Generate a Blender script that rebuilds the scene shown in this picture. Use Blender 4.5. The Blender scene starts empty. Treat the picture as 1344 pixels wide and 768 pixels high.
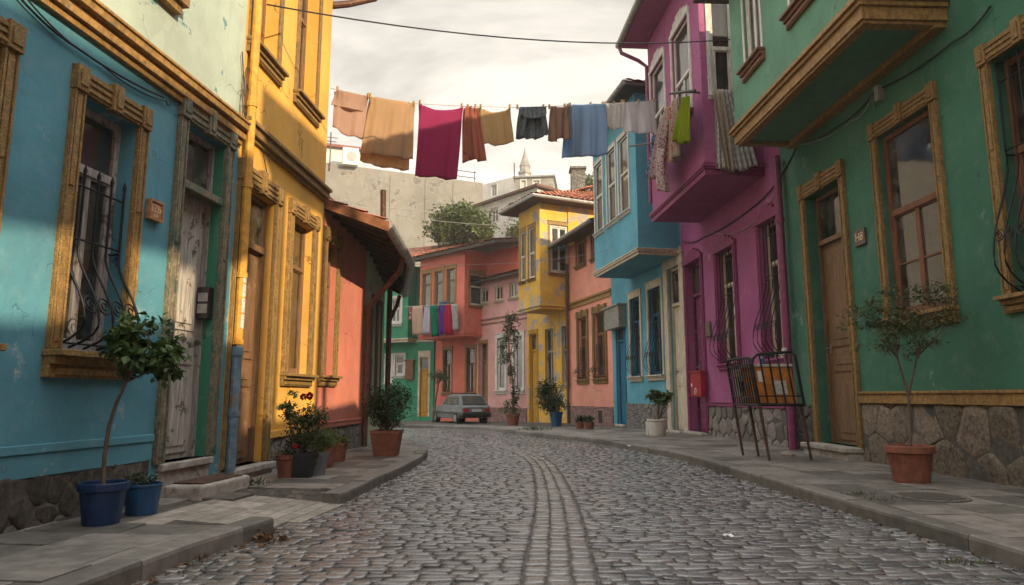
import bpy, bmesh, math, random
from mathutils import Vector, Matrix
random.seed(7)
C = bpy.context.scene
COL = C.collection
PI = math.pi
# ------------------------------------------------------------------ camera, light, exposure
F, CX, CY, H = 900.0, 672.0, 384.0, 1.05
PITCH = math.atan(136 / F)
cp, sp = math.cos(PITCH), math.sin(PITCH)
cam = bpy.data.objects.new('camera', bpy.data.cameras.new('camera'))
COL.objects.link(cam)
cam.location = (0, 0, H)
cam.rotation_euler = (PI / 2 + PITCH, 0, 0)
cam.data.sensor_width = 36
cam.data.lens = 36 * F / 1344
cam.data.clip_end = 2000
cam.data.clip_start = 0.05
C.camera = cam
SUN_DIR = Vector((0.66, -0.64, 0.37)).normalized()
SUN_EL = math.asin(SUN_DIR.z)
SUN_AZ = math.atan2(SUN_DIR.x, SUN_DIR.y)
sun = bpy.data.objects.new('sun', bpy.data.lights.new('sun', 'SUN'))
COL.objects.link(sun)
sun.data.energy = 5.0
sun.data.angle = math.radians(0.6)
sun.data.color = (1.0, 0.79, 0.52)
sun.rotation_euler = SUN_DIR.to_track_quat('Z', 'Y').to_euler()
C.view_settings.view_transform = 'Standard'
C.view_settings.look = 'None'
C.view_settings.exposure = 0.72
C.view_settings.gamma = 1.0
C.cycles.use_denoising = True
C.cycles.max_bounces = 6
C.cycles.transparent_max_bounces = 12
C.cycles.caustics_reflective = False
C.cycles.caustics_refractive = False
C.cycles.sample_clamp_indirect = 6


class NT:
    """small node-tree writer"""
    def __init__(s, nt):
        s.nt = nt
        nt.nodes.clear()

    def n(s, t, **kw):
        nd = s.nt.nodes.new('ShaderNode' + t)
        for k, v in kw.items():
            if k.startswith('i_'):
                key = k[2:]
                key = int(key) if key.isdigit() else key.replace('_', ' ')
                s.put(nd.inputs[key], v)
            else:
                setattr(nd, k, v)
        return nd

    def put(s, sock, v):
        if hasattr(v, 'outputs'):
            v = v.outputs[0]
        if isinstance(v, bpy.types.NodeSocket):
            s.nt.links.new(v, sock)
        elif isinstance(v, (tuple, list)) and len(v) == 3 and sock.type == 'RGBA':
            sock.default_value = (*v, 1)
        else:
            sock.default_value = v

    def mix(s, f, a, b, mode='MIX'):
        m = s.n('MixRGB', blend_type=mode)
        s.put(m.inputs[0], f); s.put(m.inputs[1], a); s.put(m.inputs[2], b)
        return m

    def math(s, op, a, b=0.0, clamp=False):
        m = s.n('Math', operation=op, use_clamp=clamp)
        s.put(m.inputs[0], a); s.put(m.inputs[1], b)
        return m

    def noise(s, scale, vec=None, detail=5, rough=.6, dist=0):
        m = s.n('TexNoise')
        m.inputs['Scale'].default_value = scale; m.inputs['Detail'].default_value = detail
        m.inputs['Roughness'].default_value = rough; m.inputs['Distortion'].default_value = dist
        if vec is not None: s.put(m.inputs['Vector'], vec)
        return m

    def ramp(s, f, a, b):
        m = s.n('MapRange', clamp=True, interpolation_type='SMOOTHSTEP')
        s.put(m.inputs[0], f); m.inputs[1].default_value = a; m.inputs[2].default_value = b
        return m

    def scaled(s, vec, sc):
        m = s.n('Mapping'); s.put(m.inputs[0], vec); m.inputs[3].default_value = sc
        return m

    def bump(s, h, strength=.3, dist=.02, normal=None):
        b = s.n('Bump'); b.inputs['Strength'].default_value = strength; b.inputs['Distance'].default_value = dist
        s.put(b.inputs['Height'], h)
        if normal is not None: s.put(b.inputs['Normal'], normal)
        return b


def newmat(name):
    m = bpy.data.materials.new(name); m.use_nodes = True
    t = NT(m.node_tree)
    out = t.n('OutputMaterial')
    return m, t, out


def principled(t, out, col, rough=.7, metal=0, normal=None, spec=.5):
    p = t.n('BsdfPrincipled')
    t.put(p.inputs['Base Color'], col); t.put(p.inputs['Roughness'], rough)
    p.inputs['Metallic'].default_value = metal
    p.inputs['Specular IOR Level'].default_value = spec
    if normal is not None: t.put(p.inputs['Normal'], normal)
    t.put(out.inputs[0], p)
    return p


# world: sky with a broken warm cloud cover
W = bpy.data.worlds.new('World'); C.world = W; W.use_nodes = True
t = NT(W.node_tree)
wo = t.n('OutputWorld'); bg = t.n('Background'); bg.inputs[1].default_value = .1
t.put(wo.inputs[0], bg)
sky = t.n('TexSky', sky_type='NISHITA', sun_disc=False, sun_elevation=SUN_EL, sun_rotation=SUN_AZ, dust_density=3.0)
tc = t.n('TexCoord')
sep = t.n('SeparateXYZ'); t.put(sep.inputs[0], tc.outputs['Generated'])
up = t.math('MAXIMUM', sep.outputs[2], 0.0)
den = t.math('ADD', up, .22)
cmb = t.n('CombineXYZ')
t.put(cmb.inputs[0], t.math('DIVIDE', sep.outputs[0], den)); t.put(cmb.inputs[1], t.math('DIVIDE', sep.outputs[1], den))
n1 = t.noise(1.7, t.scaled(cmb, (.75, 1.25, 1)), 9, .56, .35)
n2 = t.noise(.55, cmb, 6, .5, .2)
shade = t.ramp(n1, .36, .62)
grad = t.ramp(up, .1, .62)
bright = t.mix(grad, (9.2, 8.6, 7.6), (6.5, 6.1, 5.5))
dark = t.mix(grad, (5.8, 5.5, 4.9), (2.8, 2.7, 2.55))
cloud = t.mix(shade, dark, bright)
cover = t.ramp(n2, .22, .42)
cover2 = t.math('MAXIMUM', cover, .92)
zen = t.ramp(sep.outputs[2], .53, .74)
lit = t.mix(zen, cloud, (15.6, 15.8, 16.0))
t.put(bg.inputs[0], t.mix(cover2, sky, lit))

# ------------------------------------------------------------------ projection helpers (the plan was measured once from the photograph)
CAM = Vector((0, 0, H))


def gz(y):
    """the street sinks gently beyond the bend"""
    q = min(max((y - 14) / 28, 0), 1)
    return -.4 * q * q * (3 - 2 * q)


def ray(px, py):
    u, v = (px - CX) / F, (CY - py) / F
    return Vector((u, cp - sp * v, sp + cp * v))


def gp(px, py, z=.12):
    r = ray(px, py); zz = z
    for _ in range(25):
        q = r * ((zz - H) / r.z)
        zz = z + gz(q.y)
    return Vector((q.x, q.y, zz))


def at(px, py, Y):
    r = ray(px, py)
    return CAM + r * (Y / r.y)


class Fac:
    """a vertical facade plane: u along it (away from the camera), z up, n outwards"""
    def __init__(s, P, vp=None, side=1, d=None):
        s.P = Vector((P[0], P[1], 0))
        d = Vector(((vp - CX) / F, 1 / cp, 0)) if d is None else Vector((d[0], d[1], 0))
        s.d = d.normalized(); s.side = side
        s.n = Vector((s.d.y, -s.d.x, 0)) * side

    def off(s, n):
        q = Fac(s.P + s.n * n, side=s.side, d=s.d)
        return q

    def sidefac(s, u):
        """the plane across s at u that faces back to the camera; its u runs along s.n"""
        q = Fac(s.P + s.d * u, side=s.side, d=s.n)
        return q

    def hit(s, px, py, n=0):
        r = ray(px, py); o = s.P + s.n * n
        k = (o - Vector((0, 0, 0))).dot(s.n) / Vector((r.x, r.y, 0)).dot(s.n)
        q = r * k
        return (Vector((q.x, q.y, 0)) - o).dot(s.d), H + q.z

    def zat(s, u, py, n=0):
        o = s.pt(u, 0, n); v = (CY - py) / F
        return H + o.y * (v * cp + sp) / (cp - v * sp)

    def pt(s, u, z, n=0):
        q = s.P + s.d * u + s.n * n
        return Vector((q.x, q.y, z))

    def opn(s, pl, pr, ym, yt, yb):
        """opening from its left and right edge at height ym, top and bottom at its middle"""
        a, b = s.hit(pl, ym)[0], s.hit(pr, ym)[0]
        m = (a + b) / 2
        z1, z0 = s.zat(m, yt), s.zat(m, yb)
        return (min(a, b), max(a, b), z0, z1)


# ------------------------------------------------------------------ mesh builder
class MB:
    def __init__(s):
        s.v = []; s.f = []; s.r = []; s.uv = None; s.cur = 0.0

    def face(s, *pts):
        i = len(s.v); s.v.extend(Vector(p) for p in pts); s.f.append(tuple(range(i, i + len(pts)))); s.r.append(s.cur)

    def hexa(s, p):
        i = len(s.v); s.v.extend(Vector(q) for q in p)
        for f in ((0, 3, 2, 1), (4, 5, 6, 7), (0, 1, 5, 4), (1, 2, 6, 5), (2, 3, 7, 6), (3, 0, 4, 7)):
            s.f.append(tuple(i + k for k in f)); s.r.append(s.cur)

    def fbox(s, fc, u0, u1, z0, z1, n0, n1):
        s.hexa([fc.pt(u0, z0, n0), fc.pt(u1, z0, n0), fc.pt(u1, z0, n1), fc.pt(u0, z0, n1),
                fc.pt(u0, z1, n0), fc.pt(u1, z1, n0), fc.pt(u1, z1, n1), fc.pt(u0, z1, n1)])

    def box(s, x0, x1, y0, y1, z0, z1, M=None):
        p = [Vector(q) for q in ((x0, y0, z0), (x1, y0, z0), (x1, y1, z0), (x0, y1, z0), (x0, y0, z1), (x1, y0, z1), (x1, y1, z1), (x0, y1, z1))]
        s.hexa([M @ q for q in p] if M else p)

    def grid(s, rows, closed=False):
        """rows: list of equally long point lists"""
        i = len(s.v); w = len(rows[0])
        for r in rows: s.v.extend(Vector(p) for p in r)
        for a in range(len(rows) - 1):
            for b in range(w if closed else w - 1):
                c = (b + 1) % w
                s.f.append((i + a * w + b, i + a * w + c, i + (a + 1) * w + c, i + (a + 1) * w + b)); s.r.append(s.cur)

    def ngon(s, pts):
        s.face(*pts)

    def tube(s, pts, r, k=7, cap=True):
        pts = [Vector(p) for p in pts]; rows = []
        rr = r if isinstance(r, (list, tuple)) else [r] * len(pts)
        ref = None
        for i, p in enumerate(pts):
            d = (pts[min(i + 1, len(pts) - 1)] - pts[max(i - 1, 0)])
            if d.length < 1e-9: d = Vector((0, 0, 1))
            d.normalize()
            if ref is None: ref = Vector((0, 0, 1)) if abs(d.z) < .9 else Vector((1, 0, 0))
            a = d.cross(ref)
            if a.length < 1e-4: a = d.orthogonal()
            a.normalize(); b = a.cross(d); ref = b.copy() if False else ref
            rows.append([p + (a * math.cos(2 * PI * j / k) + b * math.sin(2 * PI * j / k)) * rr[i] for j in range(k)])
        s.grid(rows, True)
        if cap:
            s.face(*rows[0]); s.face(*rows[-1])

    def lathe(s, c, prof, k=20, sq=None):
        rows = []
        for r, z in prof:
            rows.append([Vector((c[0] + r * math.cos(2 * PI * j / k), c[1] + r * math.sin(2 * PI * j / k), c[2] + z)) for j in range(k)])
        s.grid(rows, True)
        s.face(*rows[0]); s.face(*rows[-1])

    def disc(s, c, ax, r, th, k=18):
        c = Vector(c); ax = Vector(ax).normalized()
        s.tube([c - ax * th / 2, c + ax * th / 2], r, k)

    def build(s, name, mat, parent=None, smooth=False, bevel=0, fix=True, solid=0, seg=2):
        me = bpy.data.meshes.new(name)
        me.from_pydata([tuple(p) for p in s.v], [], s.f)
        at_ = me.attributes.new('rnd', 'FLOAT', 'FACE')
        at_.data.foreach_set('value', s.r)
        if fix:
            bm = bmesh.new(); bm.from_mesh(me); bmesh.ops.recalc_face_normals(bm, faces=bm.faces); bm.to_mesh(me); bm.free()
        if smooth: me.polygons.foreach_set('use_smooth', [True] * len(me.polygons))
        me.materials.append(mat)
        me.update()
        o = bpy.data.objects.new(name, me); COL.objects.link(o)
        if parent is not None:
            o.parent = parent
            if parent.type == 'EMPTY': o.matrix_parent_inverse = (Matrix.Translation(parent.location) @ parent.rotation_euler.to_matrix().to_4x4()).inverted()
        if solid:
            md = o.modifiers.new('solid', 'SOLIDIFY'); md.thickness = solid; md.offset = 0
        if bevel:
            md = o.modifiers.new('bevel', 'BEVEL'); md.width = bevel; md.segments = seg; md.limit_method = 'ANGLE'; md.angle_limit = math.radians(40)
        return o


def tag(o, label=None, cat=None, group=None, kind=None):
    if label: o['label'] = label
    if cat: o['category'] = cat
    if group: o['group'] = group
    if kind: o['kind'] = kind
    return o


def thing(name, loc, label, cat, group=None):
    o = bpy.data.objects.new(name, None); COL.objects.link(o)
    o.location = Vector(loc); o.empty_display_size = .2
    return tag(o, label, cat, group)


# ------------------------------------------------------------------ materials
def pos(t): return t.n('NewGeometry').outputs['Position']


def vmul(c, k): return tuple(min(x * k, 1) for x in c)


def wall_mat(name, col, under=(.42, .39, .34), peel=.66, streak=.35, scale=1.0, rough=.78, bump=.35):
    m, t, out = newmat(name); P = pos(t)
    a = t.noise(.7 * scale, P, 6, .6)
    b = t.noise(5 * scale, P, 6, .65)
    base = t.mix(t.ramp(a, .3, .7), vmul(col, .82), vmul(col, 1.14))
    base = t.mix(t.math('MULTIPLY', t.ramp(b, .5, .75), .35), base, tuple(.65 * x + .14 for x in col))
    sm = t.noise(1.9 * scale, t.scaled(P, (1, 1, .7)), 9, .72, .4)
    base = t.mix(t.math('MULTIPLY', t.ramp(sm, .5, .68), .28), base, tuple(.55 * x + .035 for x in col))
    rp = t.ramp(t.noise(.85 * scale, t.scaled(P, (1.3, 1.3, .8)), 7, .6, .2), .56, .575)
    base = t.mix(t.math('MULTIPLY', rp, .28), base, tuple(.9 * x + .075 for x in col))
    dr = t.noise(1.0, t.scaled(P, (16, 16, .28)), 4, .6)
    base = t.mix(t.math('MULTIPLY', t.math('MULTIPLY', t.ramp(dr, .60, .76), t.ramp(a, .46, .62)), .45), base, tuple(.28 * x + .02 for x in col))
    cw_ = t.n('VectorMath', operation='ADD'); t.put(cw_.inputs[0], P)
    cs_ = t.n('VectorMath', operation='SCALE'); t.put(cs_.inputs[0], t.noise(2.2, P, 4).outputs[1]); cs_.inputs[3].default_value = .6; t.put(cw_.inputs[1], cs_)
    cr = t.n('TexVoronoi', feature='DISTANCE_TO_EDGE'); cr.inputs['Scale'].default_value = .9 * scale; t.put(cr.inputs['Vector'], cw_)
    crk = t.math('MULTIPLY', t.math('SUBTRACT', 1.0, t.ramp(cr, .002, .008)), t.ramp(t.noise(1.1, P, 3), .5, .6))
    base = t.mix(t.math('MULTIPLY', crk, .7), base, tuple(.25 * x + .01 for x in col))
    chip = t.noise(14 * scale, P, 6, .7)
    base = t.mix(t.math('MULTIPLY', t.ramp(chip, .70, .73), .7), base, vmul(under, .8))
    st = t.noise(1.0, t.scaled(P, (5, 5, .6)), 6, .7, .6)
    base = t.mix(t.math('MULTIPLY', t.ramp(st, .54, .78), streak * .7), base, tuple(.42 * x + .03 for x in col))
    pk = t.noise(1.7 * scale, P, 11, .68, .15)
    mask = t.ramp(pk, peel, peel + .018)
    und = t.mix(t.noise(9, P, 5), vmul(under, .6), vmul(under, 1.25))
    col_ = t.mix(mask, base, und)
    rim = t.math('MULTIPLY', t.ramp(pk, peel - .03, peel), t.math('SUBTRACT', 1.0, mask))
    col_ = t.mix(t.math('MULTIPLY', rim, .4), col_, tuple(.5 * x + .25 for x in col))
    fine = t.noise(38, P, 5, .6)
    med = t.noise(3.2, P, 3, .5)
    hgt = t.math('ADD', t.math('MULTIPLY', fine, .16), t.math('ADD', t.math('MULTIPLY', med, .9), t.math('ADD', t.math('MULTIPLY', mask, -.35), t.math('MULTIPLY', crk, -.4))))
    principled(t, out, col_, rough, 0, t.bump(hgt, bump * 1.25, .04), .3)
    return m


def wood_mat(name, col, worn=(.33, .27, .2), wear=.62, carve=0, rough=.6, grain=(9, 9, .7)):
    m, t, out = newmat(name); P = pos(t)
    g = t.noise(4, t.scaled(P, grain), 6, .7, .4)
    base = t.mix(t.ramp(g, .3, .72), vmul(col, .5), vmul(col, 1.25))
    k = t.noise(6, P, 9, .7)
    msk = t.ramp(k, wear, wear + .04)
    base = t.mix(msk, base, t.mix(g, vmul(worn, .6), worn))
    big = t.noise(1.3, P, 4)
    base = t.mix(t.math('MULTIPLY', t.ramp(big, .45, .7), .4), base, vmul(col, .45))
    h = t.math('ADD', t.math('MULTIPLY', g, .5), t.math('MULTIPLY', msk, -.4))
    if carve:
        v = t.n('TexVoronoi', feature='SMOOTH_F1'); v.inputs['Scale'].default_value = carve
        t.put(v.inputs['Vector'], P)
        cv = t.math('MULTIPLY', t.ramp(v, .08, .5), t.math('ADD', t.noise(carve * 1.6, P, 3), .45))
        base = t.mix(t.math('MULTIPLY', t.ramp(cv, .5, .95), .4), base, vmul(col, .4))
        nb = t.bump(h, .3, .01)
        nrm = t.bump(t.math('SUBTRACT', 1.0, cv), .4, .009, nb)
    else:
        nrm = t.bump(h, .4, .012)
    principled(t, out, base, rough, 0, nrm, .35)
    return m


def plain_mat(name, col, rough=.6, metal=0, var=.3, scale=8, bump=.15, rnd=0, spec=.5, col2=None, thr=.62):
    m, t, out = newmat(name); P = pos(t)
    k = t.noise(scale, P, 7, .65)
    c = t.mix(t.ramp(k, .3, .72), vmul(col, 1 - var), vmul(col, 1 + var))
    if col2:
        c = t.mix(t.ramp(t.noise(scale * .6, P, 10, .7), thr, thr + .04), c, col2)
    if rnd:
        a = t.n('Attribute', attribute_name='rnd')
        hs = t.n('HueSaturation'); t.put(hs.inputs['Color'], c)
        t.put(hs.inputs['Value'], t.math('ADD', t.math('MULTIPLY', a.outputs[2], rnd), 1 - rnd / 2))
        t.put(hs.inputs['Hue'], t.math('ADD', t.math('MULTIPLY', a.outputs[2], -.02), .51))
        c = hs
    principled(t, out, c, rough, metal, t.bump(k, bump, .01), spec)
    return m


def stone_mat(name, col, mortar=(.09, .08, .07), scale=2.2, squash=(1, 1, 1), bump=.9):
    m, t, out = newmat(name); P = pos(t)
    V = t.scaled(P, squash)
    wob = t.n('VectorMath', operation='ADD'); t.put(wob.inputs[0], V)
    wn = t.n('VectorMath', operation='SCALE'); t.put(wn.inputs[0], t.noise(3, P, 3).outputs[1]); wn.inputs[3].default_value = .22
    t.put(wob.inputs[1], wn)
    e = t.n('TexVoronoi', feature='DISTANCE_TO_EDGE'); e.inputs['Scale'].default_value = scale; t.put(e.inputs['Vector'], wob)
    cc = t.n('TexVoronoi', feature='F1'); cc.inputs['Scale'].default_value = scale; t.put(cc.inputs['Vector'], wob)
    s2 = t.n('SeparateXYZ'); t.put(s2.inputs[0], cc.outputs['Color'])
    k = t.noise(28, P, 8, .72)
    c = t.mix(s2.outputs[0], vmul(col, .62), vmul(col, 1.3))
    c = t.mix(t.ramp(k, .35, .68), vmul(col, .42), c)
    j = t.ramp(e, .008, .034)
    c = t.mix(j, mortar, c)
    h = t.math('ADD', t.math('MULTIPLY', t.ramp(e, .0, .16), 1.0), t.math('MULTIPLY', k, .35))
    principled(t, out, c, .85, 0, t.bump(h, bump, .05), .25)
    return m


def cloth_mat(name, col, col2=None, pat='plain', trans=.35, scale=30):
    m, t, out = newmat(name); P = pos(t)
    c = t.mix(t.noise(3, P, 4), vmul(col, .86), vmul(col, 1.1))
    if pat == 'stripe':
        w = t.n('TexWave', bands_direction='DIAGONAL'); w.inputs['Scale'].default_value = scale; t.put(w.inputs['Vector'], P)
        c = t.mix(t.ramp(w, .4, .6), c, col2)
    elif pat == 'floral':
        k = t.noise(scale, P, 2, .5)
        c = t.mix(t.ramp(k, .54, .58), c, col2)
    weave = t.noise(170, P, 2)
    d = t.n('BsdfDiffuse'); t.put(d.inputs[0], c); wr = t.noise(9, t.scaled(P, (1.6, 1.6, .6)), 5, .6, .8)
    t.put(d.inputs['Normal'], t.bump(wr, .55, .03, t.bump(weave, .15, .004)))
    tr = t.n('BsdfTranslucent'); t.put(tr.inputs[0], c)
    mx = t.n('MixShader'); mx.inputs[0].default_value = trans
    t.put(mx.inputs[1], d); t.put(mx.inputs[2], tr); t.put(out.inputs[0], mx)
    return m


def leaf_mat(name, col, trans=.25):
    m, t, out = newmat(name)
    a = t.n('Attribute', attribute_name='rnd')
    c = t.mix(a.outputs[2], vmul(col, .5), (col[0] * 1.7 + .01, col[1] * 1.45, col[2] * .95))
    p = t.n('BsdfPrincipled'); t.put(p.inputs['Base Color'], c); p.inputs['Roughness'].default_value = .5; p.inputs['Specular IOR Level'].default_value = .4
    tr = t.n('BsdfTranslucent'); t.put(tr.inputs[0], c)
    mx = t.n('MixShader'); mx.inputs[0].default_value = trans
    t.put(mx.inputs[1], p); t.put(mx.inputs[2], tr); t.put(out.inputs[0], mx)
    return m


def glass_mat(name, tint=(.5, .52, .5), dirt=.22):
    m, t, out = newmat(name); P = pos(t)
    tr = t.n('BsdfTransparent'); tr.inputs[0].default_value = (*tint, 1)
    gl = t.n('BsdfGlossy'); gl.inputs['Roughness'].default_value = .06; gl.inputs[0].default_value = (.8, .8, .8, 1)
    t.put(gl.inputs['Normal'], t.bump(t.noise(1.8, P, 2), .12, .03))
    lw = t.n('LayerWeight'); lw.inputs[0].default_value = .35
    f = t.math('ADD', t.math('MULTIPLY', lw.outputs[1], .34), .07, True)
    mx = t.n('MixShader'); t.put(mx.inputs[0], f); t.put(mx.inputs[1], tr); t.put(mx.inputs[2], gl)
    df = t.n('BsdfDiffuse'); df.inputs[0].default_value = (.22, .2, .17, 1)
    dm = t.math('MULTIPLY', t.ramp(t.noise(4, P, 9, .7), .35, .75), dirt)
    m2 = t.n('MixShader'); t.put(m2.inputs[0], dm); t.put(m2.inputs[1], mx); t.put(m2.inputs[2], df)
    t.put(out.inputs[0], m2)
    return m


M = {}
M['blue'] = wall_mat('blue_paint', (0.085, 0.255, 0.32), (.36, .42, .38), 0.63)
M['pale'] = wall_mat('pale_upper_paint', (0.36, 0.43, 0.37), (.12, .25, .27), 0.61, .6)
M['yellow'] = wall_mat('ochre_yellow_paint', (0.66, 0.36, 0.07), (.5, .42, .28), 0.675, .5)
M['red'] = wall_mat('brick_red_paint', (0.5, 0.17, 0.115), (.5, .36, .28), 0.66, .4)
M['celadon'] = wall_mat('pale_green_paint', (.36, .42, .28), (.35, .28, .2), .60, .6)
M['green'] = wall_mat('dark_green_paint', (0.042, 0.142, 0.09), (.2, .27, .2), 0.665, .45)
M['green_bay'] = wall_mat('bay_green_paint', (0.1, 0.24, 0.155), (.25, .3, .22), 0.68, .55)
M['magenta'] = wall_mat('magenta_paint', (.30, .072, .185), (.42, .26, .3), 0.665, .35)
M['teal'] = wall_mat('teal_paint', (0.085, 0.3, 0.385), (.35, .36, .33), 0.66, .45)
M['salmon'] = wall_mat('salmon_paint', (0.7, 0.29, 0.205), (.55, .42, .35), .73, .3)
M['lemon'] = wall_mat('bay_yellow_paint', (0.66, 0.385, 0.055), (.36, .335, .30), .535, .35)
M['mauve'] = wall_mat('dusty_pink_paint', (0.56, 0.3, 0.275), (.5, .42, .38), 0.64, .4)
M['coral'] = wall_mat('coral_red_paint', (0.62, 0.16, 0.115), (.5, .35, .3), 0.68, .3)
M['leafgreen'] = wall_mat('emerald_paint', (0.035, 0.235, 0.125), (.3, .35, .28), .74, .3)
M['concrete'] = wall_mat('old_concrete', (.20, .19, .168), (.15, .14, .122), .585, 1.3, .6, .9, .5)
M['offwhite'] = wall_mat('offwhite_render', (.60, .56, .50), (.4, .37, .33), .72, .3)
M['gold'] = wood_mat('ochre_carved_trim', (.31, .19, .065), (.2, .17, .11), .63, 55, .6, (6, 6, 3))
M['goldp'] = wood_mat('ochre_plain_trim', (.32, .185, .06), (.2, .17, .11), .62, 0, .6, (5, 5, 3))
M['greywood'] = wood_mat('weathered_trim', (.24, .21, .14), (.09, .16, .13), .54, 32, .6, (6, 6, 3))
M['wood'] = wood_mat('brown_door_wood', (.20, .112, .055), (.26, .19, .12), .62)
M['wood_red'] = wood_mat('red_brown_sash', (.20, .085, .042), (.3, .2, .13), .66)
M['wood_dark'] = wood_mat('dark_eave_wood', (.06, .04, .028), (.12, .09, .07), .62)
M['wood_old'] = wood_mat('peeling_white_door', (.42, .385, .345), (.12, .095, .075), .56)
M['sash_grey'] = wood_mat('grey_peeling_sash', (.34, .31, .29), (.12, .09, .08), .55)
M['sash_white'] = wood_mat('white_sash_paint', (.66, .63, .57), (.4, .33, .27), .68, 0, .5)
M['cream'] = wood_mat('cream_trim', (.58, .50, .37), (.35, .28, .2), .64)
M['mag_trim'] = wood_mat('magenta_carved_trim', (.30, .05, .155), (.4, .2, .27), .66, 36, .6, (6, 6, 3))
M['mag_dark'] = wood_mat('plum_door_paint', (.15, .02, .075), (.33, .2, .2), .56)
M['teal_door'] = wood_mat('blue_door_paint', (.02, .14, .24), (.2, .25, .27), .68)
M['yel_door'] = wood_mat('yellow_door_paint', (.50, .26, .025), (.35, .25, .12), .68)
M['greenreveal'] = wall_mat('green_reveal_paint', (.04, .20, .12), (.25, .16, .12), .60, .5)
M['tile'] = plain_mat('clay_tile', (.33, .125, .07), .85, 0, .45, 5, .4, .7, .3, (.18, .15, .12), .6)
M['iron'] = plain_mat('black_iron', (.018, .018, .02), .5, .6, .4, 20, .2)
M['rust'] = plain_mat('rusty_steel', (.10, .055, .038), .7, .4, .5, 18, .3, 0, .4, (.05, .04, .04), .55)
M['brownpipe'] = plain_mat('brown_pipe_paint', (.12, .055, .035), .6, .2, .4, 12, .2, 0, .5, (.22, .12, .07), .62)
M['zinc'] = plain_mat('grey_zinc', (.30, .29, .27), .5, .5, .3, 9, .2, 0, .5, (.2, .15, .11), .6)
M['yelpipe'] = plain_mat('yellow_pipe_paint', (.55, .27, .03), .55, 0, .3, 10, .2, 0, .5, (.3, .17, .06), .64)
M['bluepipe'] = plain_mat('blue_grey_pipe', (.14, .22, .28), .55, .2, .35, 10, .2, 0, .5, (.2, .17, .14), .58)
M['magpipe'] = plain_mat('magenta_pipe_paint', (.19, .032, .095), .5, 0, .3, 9, .2, 0, .5, (.3, .2, .2), .68)
M['wire'] = plain_mat('cable_rubber', (.02, .02, .02), .6)
M['wirepale'] = plain_mat('pale_cable', (.3, .27, .25), .6)
M['rope'] = plain_mat('clothesline_cord', (.35, .32, .27), .9)
M['plinth_dark'] = stone_mat('dark_rubble', (.105, .095, .08), (.05, .045, .04), 4.2, (1, 1, 1.4), .8)
M['plinth_poly'] = stone_mat('polygonal_stone', (.235, .20, .165), (.055, .047, .04), 2.0, (1, 1, 1), 1.0)
M['plinth_grey'] = stone_mat('grey_rubble', (.24, .22, .2), (.09, .08, .075), 4, (1, 1, 1.5), .7)
M['plinth_pink'] = stone_mat('pink_rubble', (.38, .22, .2), (.2, .13, .12), 5, (1, 1, 1.4), .7)
M['mortar'] = plain_mat('dark_mortar', (.075, .066, .056), .95, 0, .4, 16, .6)
M['st_brown'] = plain_mat('brown_wall_stone', (.185, .148, .112), .85, 0, .4, 22, .9, .7, .25, (.085, .075, .062), .56)
M['st_dark'] = plain_mat('dark_wall_stone', (.085, .075, .062), .88, 0, .4, 20, .9, .7, .25, (.05, .045, .038), .55)
M['st_grey'] = plain_mat('grey_wall_stone', (.17, .15, .135), .85, 0, .35, 22, .8, .6, .25, (.09, .08, .07), .57)
M['step'] = plain_mat('worn_step_stone', (.34, .31, .27), .8, 0, .3, 9, .5, 0, .3, (.14, .12, .1), .6)
M['slab'] = plain_mat('pavement_slab', (.145, .131, .114), .62, 0, .3, 7, .6, .95, .4, (.09, .08, .07), .57)
M['kerb'] = plain_mat('kerb_stone', (.135, .123, .107), .7, 0, .25, 8, .6, .5, .4, (.10, .09, .08), .60)
M['bed'] = plain_mat('joint_dirt', (.07, .061, .052), .95, 0, .4, 14, .8, 0, .2, (.13, .11, .09), .55)
M['ground'] = plain_mat('far_ground', (.13, .115, .09), .95, 0, .3, .5, .5)
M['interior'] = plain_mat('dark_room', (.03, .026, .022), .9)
M['curtain'] = cloth_mat('net_curtain', (.62, .57, .48), None, 'plain', .4)
M['curtain_reflection'] = cloth_mat('reflection_tinted_curtain', (.62, .42, .2), None, 'plain', .4)  # warm reflection of the panes put into the curtain colour
M['blind'] = cloth_mat('brown_blind', (.22, .13, .085), None, 'plain', .25)
M['glass'] = glass_mat('window_glass')
M['glass_dusty'] = glass_mat('dusty_glass', (.45, .45, .42), .55)
M['soil'] = plain_mat('potting_soil', (.04, .028, .02), .95, 0, .4, 40, .8)
M['terracotta'] = plain_mat('terracotta', (.20, .07, .042), .75, 0, .3, 10, .25, 0, .4, (.35, .25, .2), .68)
M['bluepot'] = plain_mat('blue_plastic', (.004, .022, .075), .4, 0, .2, 6, .05, 0, .5)
M['bluepot2'] = plain_mat('light_blue_plastic', (.010, .06, .15), .42, 0, .25, 6, .05, 0, .5)
M['blackpot'] = plain_mat('black_plastic', (.018, .018, .02), .5, 0, .3, 9, .05)
M['greypot'] = plain_mat('grey_plastic', (.17, .18, .2), .55, 0, .3, 9, .08)
M['whitepot'] = plain_mat('white_plastic', (.55, .52, .46), .5, 0, .15, 9, .05)
M['bark'] = wood_mat('bark', (.12, .09, .065), (.2, .17, .13), .6)
M['leaf_fig'] = leaf_mat('fig_leaf', (.045, .105, .032))
M['leaf_dark'] = leaf_mat('dark_leaf', (.026, .058, .022))
M['leaf_olive'] = leaf_mat('olive_leaf', (.055, .085, .035))
M['leaf_light'] = leaf_mat('fresh_leaf', (.07, .125, .03))
M['leaf_pale'] = leaf_mat('pale_leaf', (.075, .12, .05))
M['leaf_dry'] = leaf_mat('dry_leaf', (.12, .075, .045), .1)
M['rose'] = plain_mat('red_petal', (.45, .012, .018), .6)
M['white'] = plain_mat('white_paint', (.66, .65, .62), .5, 0, .12, 12, .05, 0, .5, (.4, .33, .26), .7)
M['black'] = plain_mat('black_gloss', (.012, .012, .013), .3, 0, .2, 10, .03)
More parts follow.
